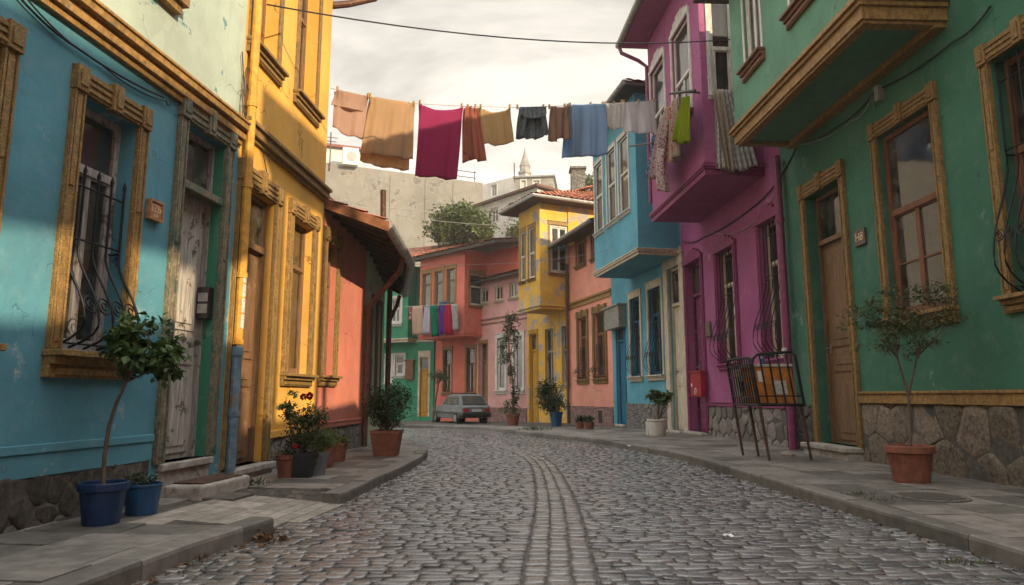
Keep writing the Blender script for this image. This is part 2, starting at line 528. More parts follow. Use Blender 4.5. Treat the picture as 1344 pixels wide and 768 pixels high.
M['grey'] = plain_mat('grey_paint', (.28, .28, .28), .5, 0, .2, 12, .05)
M['redbox'] = plain_mat('red_enamel', (.30, .012, .018), .4, 0, .25, 12, .1, 0, .5, (.2, .03, .03), .66)
M['orange'] = plain_mat('orange_cardboard', (.42, .15, .025), .7, 0, .3, 6, .2, 0, .4, (.26, .11, .04), .64)
M['card'] = plain_mat('pale_board', (.50, .46, .38), .8, 0, .25, 10, .1)
M['sticker'] = plain_mat('paper_sticker', (.50, .48, .43), .8, 0, .6, 90, .05, 0, .3, (.1, .1, .1), .57)
M['plaque'] = plain_mat('wooden_plaque', (.36, .17, .075), .6, 0, .3, 14, .1)
M['plaque2'] = plain_mat('bronze_plaque', (.13, .095, .075), .55, .3, .3, 20, .2)
M['letter'] = plain_mat('pale_letter', (.62, .47, .3), .6)
M['carpaint'] = plain_mat('faded_grey_car_paint', (.135, .15, .155), .45, .1, .25, 5, .05, 0, .5, (.24, .22, .2), .6)
M['tyre'] = plain_mat('tyre_rubber', (.02, .02, .02), .85)
M['carglass'] = plain_mat('car_glass', (.05, .055, .055), .12, 0, .3, 3, .02)
M['tail'] = plain_mat('red_lens', (.3, .01, .012), .3)
M['peg'] = plain_mat('wooden_peg', (.38, .23, .11), .7)
M['lichen'] = plain_mat('far_stone', (.24, .225, .20), .85, 0, .25, 1.5, .3)

# cobble material
m, t, out = newmat('cobble_stone'); P = pos(t)
a = t.n('Attribute', attribute_name='rnd')
k = t.noise(24, P, 8, .72)
big = t.noise(.8, P, 4, .55)
c = t.mix(a.outputs[2], (.058, .060, .065), (.20, .193, .186))
c = t.mix(t.math('MULTIPLY', t.ramp(k, .42, .70), .55), c, (.075, .066, .06))
c = t.mix(t.math('MULTIPLY', t.ramp(big, .48, .65), .3), c, (.125, .108, .09))
rg = t.math('ADD', t.math('MULTIPLY', t.noise(6, P, 4), .34), .07)
principled(t, out, c, rg, 0, t.bump(k, .55, .008), 1.0)
M['cobble'] = m

# ------------------------------------------------------------------ plan
L1 = Fac(gp(0, 701), 775, 1)
uL1 = L1.hit(288, 600)[0]
L2 = Fac(L1.pt(uL1, 0), 730, 1)
uL2 = L2.hit(412, 590)[0]; uL3 = L2.hit(474, 590)[0]
L3 = Fac(L2.pt(uL2, 0, -.02), d=L2.d, side=1)
wL3 = uL3 - uL2
L4 = Fac(L2.pt(uL3, 0), 640, 1)
wL4 = 2.4
R1 = Fac(gp(1344, 640), 635, -1)
uR1 = R1.hit(1047, 590)[0]
R2 = Fac(R1.pt(uR1, 0), 605, -1); uR2 = R2.hit(903, 568)[0]
R3 = Fac(R2.pt(uR2, 0), 500, -1); uR3 = R3.hit(806, 558)[0]
R4 = Fac(R3.pt(uR3, 0), 415, -1); uR4 = R4.hit(749, 555)[0]
R5 = Fac(R4.pt(uR4, 0), 230, -1); uR5 = R5.hit(692, 554)[0]
R6 = Fac(R5.pt(uR5, 0), 20, -1); uR6 = R6.hit(626, 554)[0]
R7 = Fac(R6.pt(uR6, 0, -.25), -250, -1); uR7 = R7.hit(570, 553)[0]
G8 = Fac(R7.pt(uR7, 0, .1), -1200, -1)
uG8 = 7.0


def smooth_path(pts, step=.25):
    """Catmull-Rom through 2-D points, resampled"""
    pts = [Vector((p[0], p[1])) for p in pts]; dense = []
    for i in range(len(pts) - 1):
        p0 = pts[max(i - 1, 0)]; p1 = pts[i]; p2 = pts[i + 1]; p3 = pts[min(i + 2, len(pts) - 1)]
        for k in range(12):
            q = k / 12
            dense.append(.5 * ((2 * p1) + (p2 - p0) * q + (2 * p0 - 5 * p1 + 4 * p2 - p3) * q * q + (3 * p1 - p0 - 3 * p2 + p3) * q ** 3))
    dense.append(pts[-1])
    outp = [dense[0]]; acc = 0
    for a_, b_ in zip(dense, dense[1:]):
        L = (b_ - a_).length
        while acc + L >= step:
            q = (step - acc) / L; a_ = a_.lerp(b_, q); outp.append(a_.copy()); L = (b_ - a_).length; acc = 0
        acc += L
    return outp


KL_A = smooth_path([(-2.62, -3), (-2.4, 1), (-2.1, 4.2), (-1.95, 5.0), (-1.84, 5.55)], .08)
KL_B = smooth_path([(-1.66, 6.85), (-1.58, 8), (-1.48, 9.6), (-1.43, 11.2), (-1.5, 12.5), (-1.73, 13.8), (-2.15, 15.0), (-2.9, 16.2), (-4.2, 17.2), (-7, 18.3), (-14, 20)], .08)
far = [gp(px, py) for px, py in ((901, 597), (850, 587), (796, 578), (750, 572.5), (700, 568), (665, 563.5), (636, 560.5), (590, 559), (531, 558))]
KR = smooth_path([(3.24, -3), (3.16, 1), (3.1, 4.35), (3.06, 5.5), (2.97, 7.3)] + [(p.x, p.y) for p in far] + [(-9, far[-1].y + 1.4), (-16, far[-1].y + 3)], .08)

# ------------------------------------------------------------------ ground, road, pavements
g = MB()
ys = [-40, -3, 4, 10, 14, 17, 20, 23, 26, 29, 32, 35, 38, 42, 60, 120, 400, 900]
g.grid([[(x, y, gz(y) - .09) for x in (-900, -60, -20, -8, -3, 0, 3, 8, 20, 60, 900)] for y in ys])
tag(g.build('ground', M['ground'], fix=False), kind='structure')


def resample_pairs():
    Lp = [(-2.62, -3), (-2.1, 4.2), (-1.84, 5.55), (-1.66, 6.85), (-1.43, 11.2), (-1.5, 12.5), (-1.73, 13.8), (-2.15, 15.0), (-2.9, 16.2), (-4.2, 17.2), (-7, 18.3), (-14, 20)]
    e = far
    Rp = [(3.24, -3), (3.1, 4.3), (3.06, 5.7), (2.98, 7.1), (e[0].x, e[0].y + .2), (e[1].x, e[1].y), (e[2].x, e[2].y), (e[3].x, e[3].y), (e[5].x, e[5].y), (e[6].x, e[6].y), (e[8].x, e[8].y), (-14, e[8].y + 2.5)]
    def cr(p, i, q):
        p0, p1, p2, p3 = [Vector(p[min(max(j, 0), len(p) - 1)]) for j in (i - 1, i, i + 1, i + 2)]
        return .5 * ((2 * p1) + (p2 - p0) * q + (2 * p0 - 5 * p1 + 4 * p2 - p3) * q * q + (3 * p1 - p0 - 3 * p2 + p3) * q ** 3)
    res = []
    for i in range(len(Lp) - 1):
        for k_ in range(40):
            res.append((cr(Lp, i, k_ / 40), cr(Rp, i, k_ / 40)))
    return res


pairs = resample_pairs()
rows = []
mids = [(a + b) / 2 for a, b in pairs]
cum = [0]
for p, q in zip(mids, mids[1:]): cum.append(cum[-1] + (q - p).length)
uni = []; k_ = 0; st = 0.0
while st < cum[-1]:
    while cum[k_ + 1] < st: k_ += 1
    q = (st - cum[k_]) / max(cum[k_ + 1] - cum[k_], 1e-6)
    uni.append([pairs[k_][0].lerp(pairs[k_ + 1][0], q), pairs[k_][1].lerp(pairs[k_ + 1][1], q)]); st += .1
for _ in range(260):
    uni = [uni[0]] + [[(uni[i - 1][e] + uni[i][e] * 2 + uni[i + 1][e]) / 4 for e in (0, 1)] for i in range(1, len(uni) - 1)] + [uni[-1]]
acc = 0
for i, (a, b) in enumerate(uni):
    if i: acc += ((a + b) / 2 - (uni[i - 1][0] + uni[i - 1][1]) / 2).length
    rows.append((acc, a, b))
road = MB()
road.grid([[(a.lerp(b, q).x, a.lerp(b, q).y, gz(a.lerp(b, q).y) - .003) for q in (-.12, 0, .2, .4, .6, .8, 1, 1.1)] for _, a, b in rows[::6]])
M['road_bed'] = plain_mat('road_joint', (.085, .076, .066), .95, 0, .4, 14, .8)
road_o = tag(road.build('road', M['road_bed'], fix=False), kind='structure')


def row_at(s):
    lo, hi = 0, len(rows) - 1
    while hi - lo > 1:
        md = (lo + hi) // 2
        if rows[md][0] <= s: lo = md
        else: hi = md
    q = (s - rows[lo][0]) / max(rows[hi][0] - rows[lo][0], 1e-6)
    return rows[lo][1].lerp(rows[hi][1], q), rows[lo][2].lerp(rows[hi][2], q)


cob = MB()
RNG = random.Random(3)


def cobble(c0, c1, c2, c3, hgt, pale=False):
    """rounded sett over four plan corners (2-D), hgt its crown height"""
    ctr = (c0 + c1 + c2 + c3) / 4
    base = []
    cs = [c0, c1, c2, c3]
    for i in range(4):
        a_, b_ = cs[i], cs[(i + 1) % 4]; p_ = cs[i - 1]
        la, lb = min(.2, .009 / max((a_ - p_).length, .01)), min(.2, .009 / max((b_ - a_).length, .01))
        base.append(a_.lerp(p_, la)); base.append(a_.lerp(b_, lb))
    z0 = gz(ctr.y)
    tx, ty = RNG.gauss(0, .03), RNG.gauss(0, .035)
    jj = [Vector((RNG.gauss(0, .0018), RNG.gauss(0, .0018))) for _ in base]
    i0 = len(cob.v)
    for sc, z in ((1.0, -.03), (.995, hgt - .008), (.962, hgt - .001), (.6, hgt + .0006)):
        for p_, j_ in zip(base, jj):
            q = ctr + (p_ - ctr) * sc + j_
            dx, dy = q.x - ctr.x, q.y - ctr.y
            cob.v.append(Vector((q.x, q.y, z0 + z + (dx * tx + dy * ty if z > -.02 else 0))))
    cob.cur = RNG.random() if not pale else .62 + .38 * RNG.random()
    for a_ in range(3):
        for b_ in range(8):
            cob.f.append((i0 + a_ * 8 + b_, i0 + a_ * 8 + (b_ + 1) % 8, i0 + (a_ + 1) * 8 + (b_ + 1) % 8, i0 + (a_ + 1) * 8 + b_)); cob.r.append(cob.cur)
    cob.f.append(tuple(i0 + 24 + b_ for b_ in range(8))); cob.r.append(cob.cur)


s = 2.2
smax = rows[-1][0]
CH0, CH1 = .413, .497     # the three-stone gutter strip along the middle
while s < smax - .3:
    dl = RNG.uniform(.064, .094) if s < 17 else RNG.uniform(.11, .15)
    a0, b0 = row_at(s); a1, b1 = row_at(s + dl)
    Wd = (b0 - a0).length
    for lo, hi in ((-.09, CH0 - .001), (CH1 + .001, 1.05)):
        w = lo + RNG.uniform(-.03, 0) / 1
        while w < hi:
            ln = RNG.uniform(.10, .23) / Wd
            if s > 22: ln *= 1.3
            w1 = min(w + ln, hi)
            if hi - w1 < .02: w1 = hi
            wa = max(w, lo)
            if w1 - wa > .012:
                gp_ = .005 / Wd
                k0, k1 = RNG.uniform(.04, .075), RNG.uniform(.04, .075)
                e0, e1 = s, s
                pa = a0.lerp(a1, k0), b0.lerp(b1, k0); pb = a0.lerp(a1, 1 - k1), b0.lerp(b1, 1 - k1)
                cobble(pa[0].lerp(pa[1], wa + gp_), pa[0].lerp(pa[1], w1 - gp_), pb[0].lerp(pb[1], w1 - gp_), pb[0].lerp(pb[1], wa + gp_), RNG.uniform(.003, .015))
            w = w1
    s += dl
# centre strip: three files of squarer stones
for j in range(3):
    s = 2.2 + j * .06
    while s < smax - .4:
        dl = RNG.uniform(.10, .17)
        a0, b0 = row_at(s + .009); a1, b1 = row_at(s + dl - .009)
        w0 = CH0 + (CH1 - CH0) * j / 3 + .0010; w1 = CH0 + (CH1 - CH0) * (j + 1) / 3 - .0010
        w0 += RNG.uniform(-.0016, .0016); w1 += RNG.uniform(-.0016, .0016)
        cobble(a0.lerp(b0, w0), a0.lerp(b0, w1), a1.lerp(b1, w1), a1.lerp(b1, w0), RNG.uniform(.006, .014), True)
        s += dl
cob.build('cobblestone', M['cobble'], road_o, smooth=False, fix=False)
road_o.children[0].data.polygons.foreach_set('use_smooth', [True] * len(road_o.children[0].data.polygons))
tag(road_o.children[0], kind='stuff')


def kerb(path, sgn, name, stone_len=.95, w=.19, top=.125):
    """row of kerb stones; the road lies on the right of the path when sgn is 1"""
    mb = MB(); i = 0; n = len(path)
    rg = random.Random(n)
    while i < n - 2:
        L = max(3, int(rg.uniform(.75, 1.15) * stone_len / .08))
        j = min(i + L, n - 1)
        if n - 1 - j < 4: j = n - 1
        seg = path[i:j + 1]
        mb.cur = rg.random(); dz = rg.uniform(-.008, .008); pr = []
        for q, p in enumerate(seg):
            k_ = i + q
            d = (path[min(k_ + 1, n - 1)] - path[max(k_ - 1, 0)]).normalized()
            nn = Vector((d.y, -d.x)) * sgn
            e = .004 if q == 0 else (-.004 if q == len(seg) - 1 else 0)
            pr.append((p + d * e, nn))
        rowsK = []
        jw = rg.uniform(-.006, .006)
        for p, nn in pr:
            g_ = gz(p.y)
            prof = [(0 + jw, -.12), (0 + jw, top - .03 + dz), (-.006 + jw, top - .009 + dz), (-.026 + jw, top + dz), (-w + .01, top + dz), (-w, -.12)]
            rowsK.append([Vector((p.x + nn.x * o, p.y + nn.y * o, g_ + z)) for o, z in prof])
        mb.grid(rowsK); mb.face(*rowsK[0]); mb.face(*rowsK[-1])
        i = j
    return tag(mb.build(name, M['kerb'], fix=True), kind='structure')


kerb(KL_A, 1, 'kerb'); kerb(KL_B, 1, 'kerb'); kerb(KR, -1, 'kerb')


def nearest(path, p):
    best = None
    for i in range(0, len(path), 2):
        d = (path[i] - p).length_squared
        if best is None or d < best[0]: best = (d, i)
    i = best[1]
    d = (path[min(i + 1, len(path) - 1)] - path[max(i - 1, 0)]).normalized()
    return path[i], Vector((d.y, -d.x))


pav = MB(); base = MB(); rampm = MB()
rg = random.Random(11)
# left pavement: slabs laid square to the houses, cut along the kerb
KLall = KL_A + [KL_A[-1].lerp(KL_B[0], q / 16) for q in range(1, 16)] + KL_B
dd = Vector((L1.d.x, L1.d.y)); dn = Vector((L1.n.x, L1.n.y)); o0 = Vector((L1.P.x, L1.P.y))
RAMP0, RAMP1 = 5.5, 6.95


def left_slabs():
    v = -9.0
    while v < 13.5:
        dv = rg.uniform(.36, .44)
        u = -1.2 + rg.uniform(-.2, 0)
        while u < 2.8:
            du = rg.uniform(.5, .72)
            cs = [o0 + dd * a_ + dn * b_ for a_, b_ in ((v + .006, u + .006), (v + dv - .006, u + .006), (v + dv - .006, u + du - .006), (v + .006, u + du - .006))]
            ctr = sum(cs, Vector((0, 0))) / 4
            q, nn = nearest(KLall, ctr)
            inside = min((p - nearest(KLall, p)[0]).dot(nn) for p in cs) < -.24
            if inside and ctr.y > -4 and ctr.x > -5:
                c2 = []
                for p in cs:
                    q, nn = nearest(KLall, p); s_ = (p - q).dot(nn)
                    if s_ > -.17: p = p - nn * (s_ + .17)
                    c2.append(p)
                if not (RAMP0 - .25 < ctr.y < RAMP1 + .15 and ctr.x > -2.75):
                    pav.cur = rg.random(); dz = rg.uniform(-.004, .004)
                    slab(pav, c2, .118 + dz)
            u += du
        v += dv


def slab(mb, c2, z, depth=.05):
    tl = [rg.uniform(-.003, .003) for _ in c2]
    top = [Vector((p.x, p.y, z + gz(p.y) + t_)) for p, t_ in zip(c2, tl)]
    ctr = sum(top, Vector()) / 4
    topin = [p + (ctr - p).normalized() * .007 + Vector((0, 0, .003)) for p in top]
    bot = [p - Vector((0, 0, depth)) for p in top]
    mb.grid([bot, top, topin], True); mb.face(*topin)


left_slabs()
# ramp slabs (long narrow sloping pavers at the dropped kerb)
for i in range(5):
    for j in range(9):
        v0 = RAMP0 - .25 + i * .33; v1 = v0 + .32
        x0 = -2.85 + j * .118; x1 = x0 + .11
        def rp(x, y):
            kx = -1.84 + (y - 5.55) * .14
            q = min(max((x + 2.75) / (kx + 2.75), 0), 1)
            return Vector((x, y, .118 - .105 * q))
        if x1 > -1.80 + (v0 - 5.55) * .13: continue
        cs = [rp(x0 + (v0 - 5.5) * .12, v0), rp(x1 + (v0 - 5.5) * .12, v0), rp(x1 + (v1 - 5.5) * .12, v1), rp(x0 + (v1 - 5.5) * .12, v1)]
        rampm.cur = rg.random(); e = Vector((0, 0, .05))
        ctr = sum(cs, Vector()) / 4
        ti = [p + (ctr - p).normalized() * .006 + Vector((0, 0, .003)) for p in cs]
        rampm.grid([[p - e for p in cs], cs, ti], True); rampm.face(*ti)
# right pavement, following the kerb
def right_slabs():
    i = 0; n = len(KR); row = 0
    while i < n - 6:
        L = rg.choice((5, 6, 6, 7)) if KR[i].y < 16 else 8
        w = .195
        while w < 4.6:
            dw = rg.uniform(.42, .6)
            cs = []
            for k_, ww in ((i, w), (i + L, w), (i + L, w + dw), (i, w + dw)):
                k_ = min(k_, n - 1)
                d = (KR[min(k_ + 1, n - 1)] - KR[max(k_ - 1, 0)]).normalized(); nn = Vector((d.y, -d.x))
                cs.append(KR[k_] + nn * ww)
            ctr = sum(cs, Vector((0, 0))) / 4
            cs = [p + (ctr - p).normalized() * .010 for p in cs]
            pav.cur = rg.random()
            slab(pav, cs, .118 + rg.uniform(-.004, .004))
            w += dw
        i += L


right_slabs()
for sgn, path, ww in ((1, KR, 5.0),):
    rr_ = []
    for i in range(0, len(path), 6):
        d = (path[min(i + 1, len(path) - 1)] - path[max(i - 1, 0)]).normalized(); nn = Vector((d.y, -d.x))
        rr_.append([Vector((path[i].x + nn.x * q, path[i].y + nn.y * q, gz(path[i].y) + .104)) for q in (.1, 1.5, 3.2, ww)])
    base.grid(rr_)
bl = []
for p in KLall[::4]:
    z = .104 if not (RAMP0 - .1 < p.y < RAMP1) else -.008
    x1 = p.x - .1
    bl.append([Vector((x1, p.y, z + gz(p.y))), Vector((min(x1 - .9, -2.75) if p.y < 13 else x1 - .9, p.y, .104 + gz(p.y))), Vector((-5.0, p.y, .104 + gz(p.y)))])
bl = [r for r in bl if r[0].y < 15.6]
base.grid(bl)
pv = tag(base.build('pavement', M['bed'], fix=False), kind='structure')
tag(rampm.build('ramp_paving', plain_mat('pale_ramp_paver', (.27, .24, .20), .7, 0, .25, 9, .5, .5, .4, (.15, .13, .11), .62), pv, fix=True), kind='stuff')
tag(pav.build('paving_slab', M['slab'], pv, fix=True), kind='stuff')

# ------------------------------------------------------------------ building kit
def wall_face(mb, fc, u0, u1, z0, z1, holes, depth=.28, top=None):
    """front skin with openings and their reveals"""
    us = sorted({u0, u1, *[min(max(h[0], u0), u1) for h in holes], *[min(max(h[1], u0), u1) for h in holes]})
    zs = sorted({z0, z1, *[min(max(h[2], z0), z1) for h in holes], *[min(max(h[3], z0), z1) for h in holes]})
    for a_, b_ in zip(us, us[1:]):
        for c_, d_ in zip(zs, zs[1:]):
            mu, mz = (a_ + b_) / 2, (c_ + d_) / 2
            if any(h[0] < mu < h[1] and h[2] < mz < h[3] for h in holes): continue
            mb.face(fc.pt(a_, c_), fc.pt(b_, c_), fc.pt(b_, d_), fc.pt(a_, d_))
    for h in holes:
        dp = h[4] if len(h) > 4 else depth
        a_, b_, c_, d_ = h[:4]
        mb.face(fc.pt(a_, c_), fc.pt(a_, d_), fc.pt(a_, d_, -dp), fc.pt(a_, c_, -dp))
        mb.face(fc.pt(b_, c_), fc.pt(b_, d_), fc.pt(b_, d_, -dp), fc.pt(b_, c_, -dp))
        mb.face(fc.pt(a_, c_), fc.pt(b_, c_), fc.pt(b_, c_, -dp), fc.pt(a_, c_, -dp))
        mb.face(fc.pt(a_, d_), fc.pt(b_, d_), fc.pt(b_, d_, -dp), fc.pt(a_, d_, -dp))


def shell(mb, fc, u0, u1, z0, z1, n0, n1):
    """sides, back and lid of a body behind a facade (n0 back, n1 front)"""
    P_ = fc.pt
    mb.face(P_(u0, z0, n0), P_(u0, z0, n1), P_(u0, z1, n1), P_(u0, z1, n0))
    mb.face(P_(u1, z0, n0), P_(u1, z0, n1), P_(u1, z1, n1), P_(u1, z1, n0))
    mb.face(P_(u0, z0, n0), P_(u1, z0, n0), P_(u1, z1, n0), P_(u0, z1, n0))
    mb.face(P_(u0, z1, n0), P_(u1, z1, n0), P_(u1, z1, n1), P_(u0, z1, n1))


def casing(fc, o, w, mat, parent, style='carved', n=0.0, lintel=None, foot=True):
    mb = MB(); u0, u1, z0, z1 = o[:4]
    lh = lintel or w * 1.15
    th = w * .28
    if style == 'carved':
        for a_, b_ in ((u0 - w, u0), (u1, u1 + w)):
            mb.fbox(fc, a_, b_, z0, z1, n - .01, n + th)
            e = w * .16
            mb.fbox(fc, a_ + .001, a_ + e, z0 + .01, z1 - .005, n + th - .002, n + th * 1.5)
            mb.fbox(fc, b_ - e, b_ - .001, z0 + .01, z1 - .005, n + th - .002, n + th * 1.5)
            mb.fbox(fc, a_ + w * .28, b_ - w * .28, z0 + (z1 - z0) * .62, z1 - w * .3, n + th - .002, n + th * 1.35)
            mb.fbox(fc, a_ + w * .28, b_ - w * .28, z0 + w * .5, z0 + (z1 - z0) * .18, n + th - .002, n + th * 1.35)
        mb.fbox(fc, u0 - w * .9, u1 + w * .9, z1 + .001, z1 + lh, n - .01, n + th * 1.2)
        for q in (.12, .42, .7):
            mb.fbox(fc, u0 - w * .05, u1 + w * .05, z1 + lh * q, z1 + lh * (q + .15), n + th, n + th * 1.65)
        for a_ in (u0 - w * 1.08, u1 - w * .02):
            mb.fbox(fc, a_, a_ + w * 1.1, z1 - .004, z1 + lh * 1.06, n - .008, n + th * 2.0)
            mb.fbox(fc, a_ + w * .2, a_ + w * .9, z1 + lh * .18, z1 + lh * .86, n + th * 1.9, n + th * 2.35)
        um = (u0 + u1) / 2; kw = w * .5
        mb.fbox(fc, um - kw, um + kw, z1 - lh * .08, z1 + lh * 1.16, n - .006, n + th * 2.25)
        mb.fbox(fc, um - kw * .55, um + kw * .55, z1 + lh * .1, z1 + lh * .95, n + th * 2.2, n + th * 2.7)
    elif style == 'crest':
        for a_, b_ in ((u0 - w, u0), (u1, u1 + w)):
            mb.fbox(fc, a_, b_, z0, z1, n - .01, n + th)
            mb.fbox(fc, a_ + w * .3, b_ - w * .3, z0 + .03, z1, n + th - .002, n + th * 1.5)
        mb.fbox(fc, u0 - w * 1.1, u1 + w * 1.1, z1 + .001, z1 + lh * .35, n - .01, n + th * 1.6)
        um = (u0 + u1) / 2
        for k_, hh in ((1.0, .65), (.7, .9), (.35, 1.12)):
            hw = (u1 - u0) / 2 * k_
            mb.fbox(fc, um - hw, um + hw, z1 + lh * .34, z1 + lh * hh, n - .008 + .003 * k_, n + th * (1.35 - .25 * k_))
    else:
        for a_, b_ in ((u0 - w, u0), (u1, u1 + w)):
            mb.fbox(fc, a_, b_, z0, z1, n - .01, n + th)
        mb.fbox(fc, u0 - w * 1.05, u1 + w * 1.05, z1 + .001, z1 + lh, n - .01, n + th * 1.2)
        mb.fbox(fc, u0 - w * 1.2, u1 + w * 1.2, z1 + lh - .002, z1 + lh * 1.18, n - .01, n + th * 1.8)
    return mb.build('casing', mat, parent, bevel=min(.006, w * .05))


def sill(fc, o, mat, parent, w=.2, h=.1, out=.14, n=0.0, carved=True):
    mb = MB(); u0, u1, z0 = o[0], o[1], o[2]
    mb.fbox(fc, u0 - w, u1 + w, z0 - h * .45, z0 - .002, n - .03, n + out)
    if carved:
        mb.fbox(fc, u0 - w * .9, u1 + w * .9, z0 - h * 1.0, z0 - h * .44, n - .01, n + out * .62)
        mb.fbox(fc, u0 - w * .9, u1 + w * .9, z0 - h * 1.9, z0 - h * .99, n - .012, n + out * .34)
        mb.fbox(fc, u0 - w * .5, u1 + w * .5, z0 - h * 1.7, z0 - h * 1.2, n + out * .33, n + out * .45)
    return mb.build('sill', mat, parent, bevel=.006)


def curtain(fc, u0, u1, z0, z1, n, mat, parent, name='curtain'):
    mb = MB(); k_ = max(12, int((u1 - u0) * 40)); ph = random.uniform(0, 6)
    rws = []
    for q in range(5):
        z = z1 + (z0 - z1) * q / 4
        rws.append([fc.pt(u0 + (u1 - u0) * j / k_, z, n + .018 * math.sin(j * 1.35 + ph + q * .25) + .008 * math.sin(j * .5 + ph)) for j in range(k_ + 1)])
    mb.grid(rws)
    return mb.build(name, mat, parent, smooth=True, fix=False)


def window(house, fc, o, frame, nin=-.2, fw=.055, transom=.68, cols=2, cas=None, cw=.17, style='carved', sil=None, sw=.19,
           grl=None, cur=None, glass='glass', lower_bars=0, lintel=None, silh=.1, silo=.14, belly=.22, nb=5, fan=0.0, curspan=(0, 1, 0, 1), n0=0.0):
    u0, u1, z0, z1 = o[:4]
    mb = MB()
    a_, b_ = nin, nin + .055
    mb.fbox(fc, u0, u0 + fw, z0, z1, a_, b_); mb.fbox(fc, u1 - fw, u1, z0, z1, a_, b_)
    mb.fbox(fc, u0 + fw, u1 - fw, z0, z0 + fw * 1.2, a_, b_ - .003); mb.fbox(fc, u0 + fw, u1 - fw, z1 - fw, z1, a_, b_ - .003)
    zt = z0 + (z1 - z0) * transom
    if transom < 1:
        mb.fbox(fc, u0 + fw, u1 - fw, zt - fw * .6, zt + fw * .6, a_, b_ + .012)
    zb = zt if transom < 1 else z1 - fw
    iw = (u1 - u0 - 2 * fw) / cols
    for c_ in range(cols):
        x0 = u0 + fw + iw * c_; x1 = x0 + iw; e = fw * .6
        mb.fbox(fc, x0, x0 + e, z0 + fw, zb - .02, a_ + .01, b_ - .008); mb.fbox(fc, x1 - e, x1, z0 + fw, zb - .02, a_ + .01, b_ - .008)
        mb.fbox(fc, x0 + e, x1 - e, z0 + fw, z0 + fw + e * 1.3, a_ + .012, b_ - .01); mb.fbox(fc, x0 + e, x1 - e, zb - .02 - e, zb - .02, a_ + .012, b_ - .01)
        for q in range(lower_bars):
            zz = z0 + (zb - z0) * (q + 1) / (lower_bars + 1)
            mb.fbox(fc, x0 + e, x1 - e, zz - .014, zz + .014, a_ + .014, b_ - .014)
    wo_ = mb.build('window', frame, house, bevel=.004)
    pb = MB(); pb.fbox(fc, u0 + fw * .5, u1 - fw * .5, z0 + fw * .5, z1 - fw * .5, nin + .016, nin + .022)
    pb.build('pane', M[glass], wo_)
    if cur:
        w_ = u1 - u0; h_ = z1 - z0
        curtain(fc, u0 + w_ * curspan[0] + .02, u0 + w_ * curspan[1] - .02, z0 + h_ * curspan[2] + .02, z0 + h_ * curspan[3] - .02, nin - .07, M[cur], wo_)
    if cas: casing(fc, o, cw, cas, wo_, style, n0, lintel)
    if sil: sill(fc, o, sil, wo_, sw, silh, silo, n0)
    if grl: grille(fc, (u0 + .02, u1 - .02, z0 + .03, z0 + (z1 - z0) * grl), wo_, belly, nb, fan)
    return wo_


def grille(fc, o, parent, belly=.22, nb=5, fan=0.0, n=-.05, mat=None, r=.010, cross=None):
    u0, u1, z0, z1 = o; mb = MB(); hgt = z1 - z0; um = (u0 + u1) / 2
    def bul(q):
        if q < .13: return belly * math.sin(q / .13 * PI / 2) ** .8
        if q < .56: return belly * math.cos((q - .13) / .43 * PI / 2) ** 1.6
        return 0.0
    def P_(u, q):
        b = bul(q); return fc.pt(um + (u - um) * (1 + fan * (b / belly if belly else 0)), z0 + hgt * q, n + b)
    for i in range(nb):
        u = u0 + (u1 - u0) * i / (nb - 1)
        mb.tube([P_(u, q / 26) for q in range(27)], r, 6)
        mb.tube([fc.pt(u, z1, n), fc.pt(u, z1 + .035, n), fc.pt(u, z1 + .09, n)], [r, r * 1.7, .002], 6)
    for q in cross or ([.02, .62, .93] if belly else [.04, .35, .66, .96]):
        mb.tube([P_(u0 + (u1 - u0) * j / 8, q) for j in range(9)], r * .9, 6)
    if belly:
        for i in range(nb - 1):
            u = u0 + (u1 - u0) * (i + .5) / (nb - 1); R_ = (u1 - u0) / (nb - 1) * .40
            for rad, q0, tn in ((R_, .235, 1.0), (R_ * .45, .235, .8)):
                pts = []
                for k_ in range(15):
                    a_ = 2 * PI * k_ / 14 * tn; q = q0 + rad * math.sin(a_) / hgt
                    pts.append(P_(u + rad * math.cos(a_), q))
                mb.tube(pts, r * .7, 5)
        for uu in (u0, u1):
            mb.tube([fc.pt(uu, z0 + hgt * .6, n), fc.pt(uu, z0 + hgt * .6, -.16)], r, 6)
            mb.tube([fc.pt(uu, z0 + hgt * .02, n), fc.pt(uu, z0 + hgt * .02, -.16)], r, 6)
    return mb.build('grille', mat or M['iron'], parent, smooth=True)


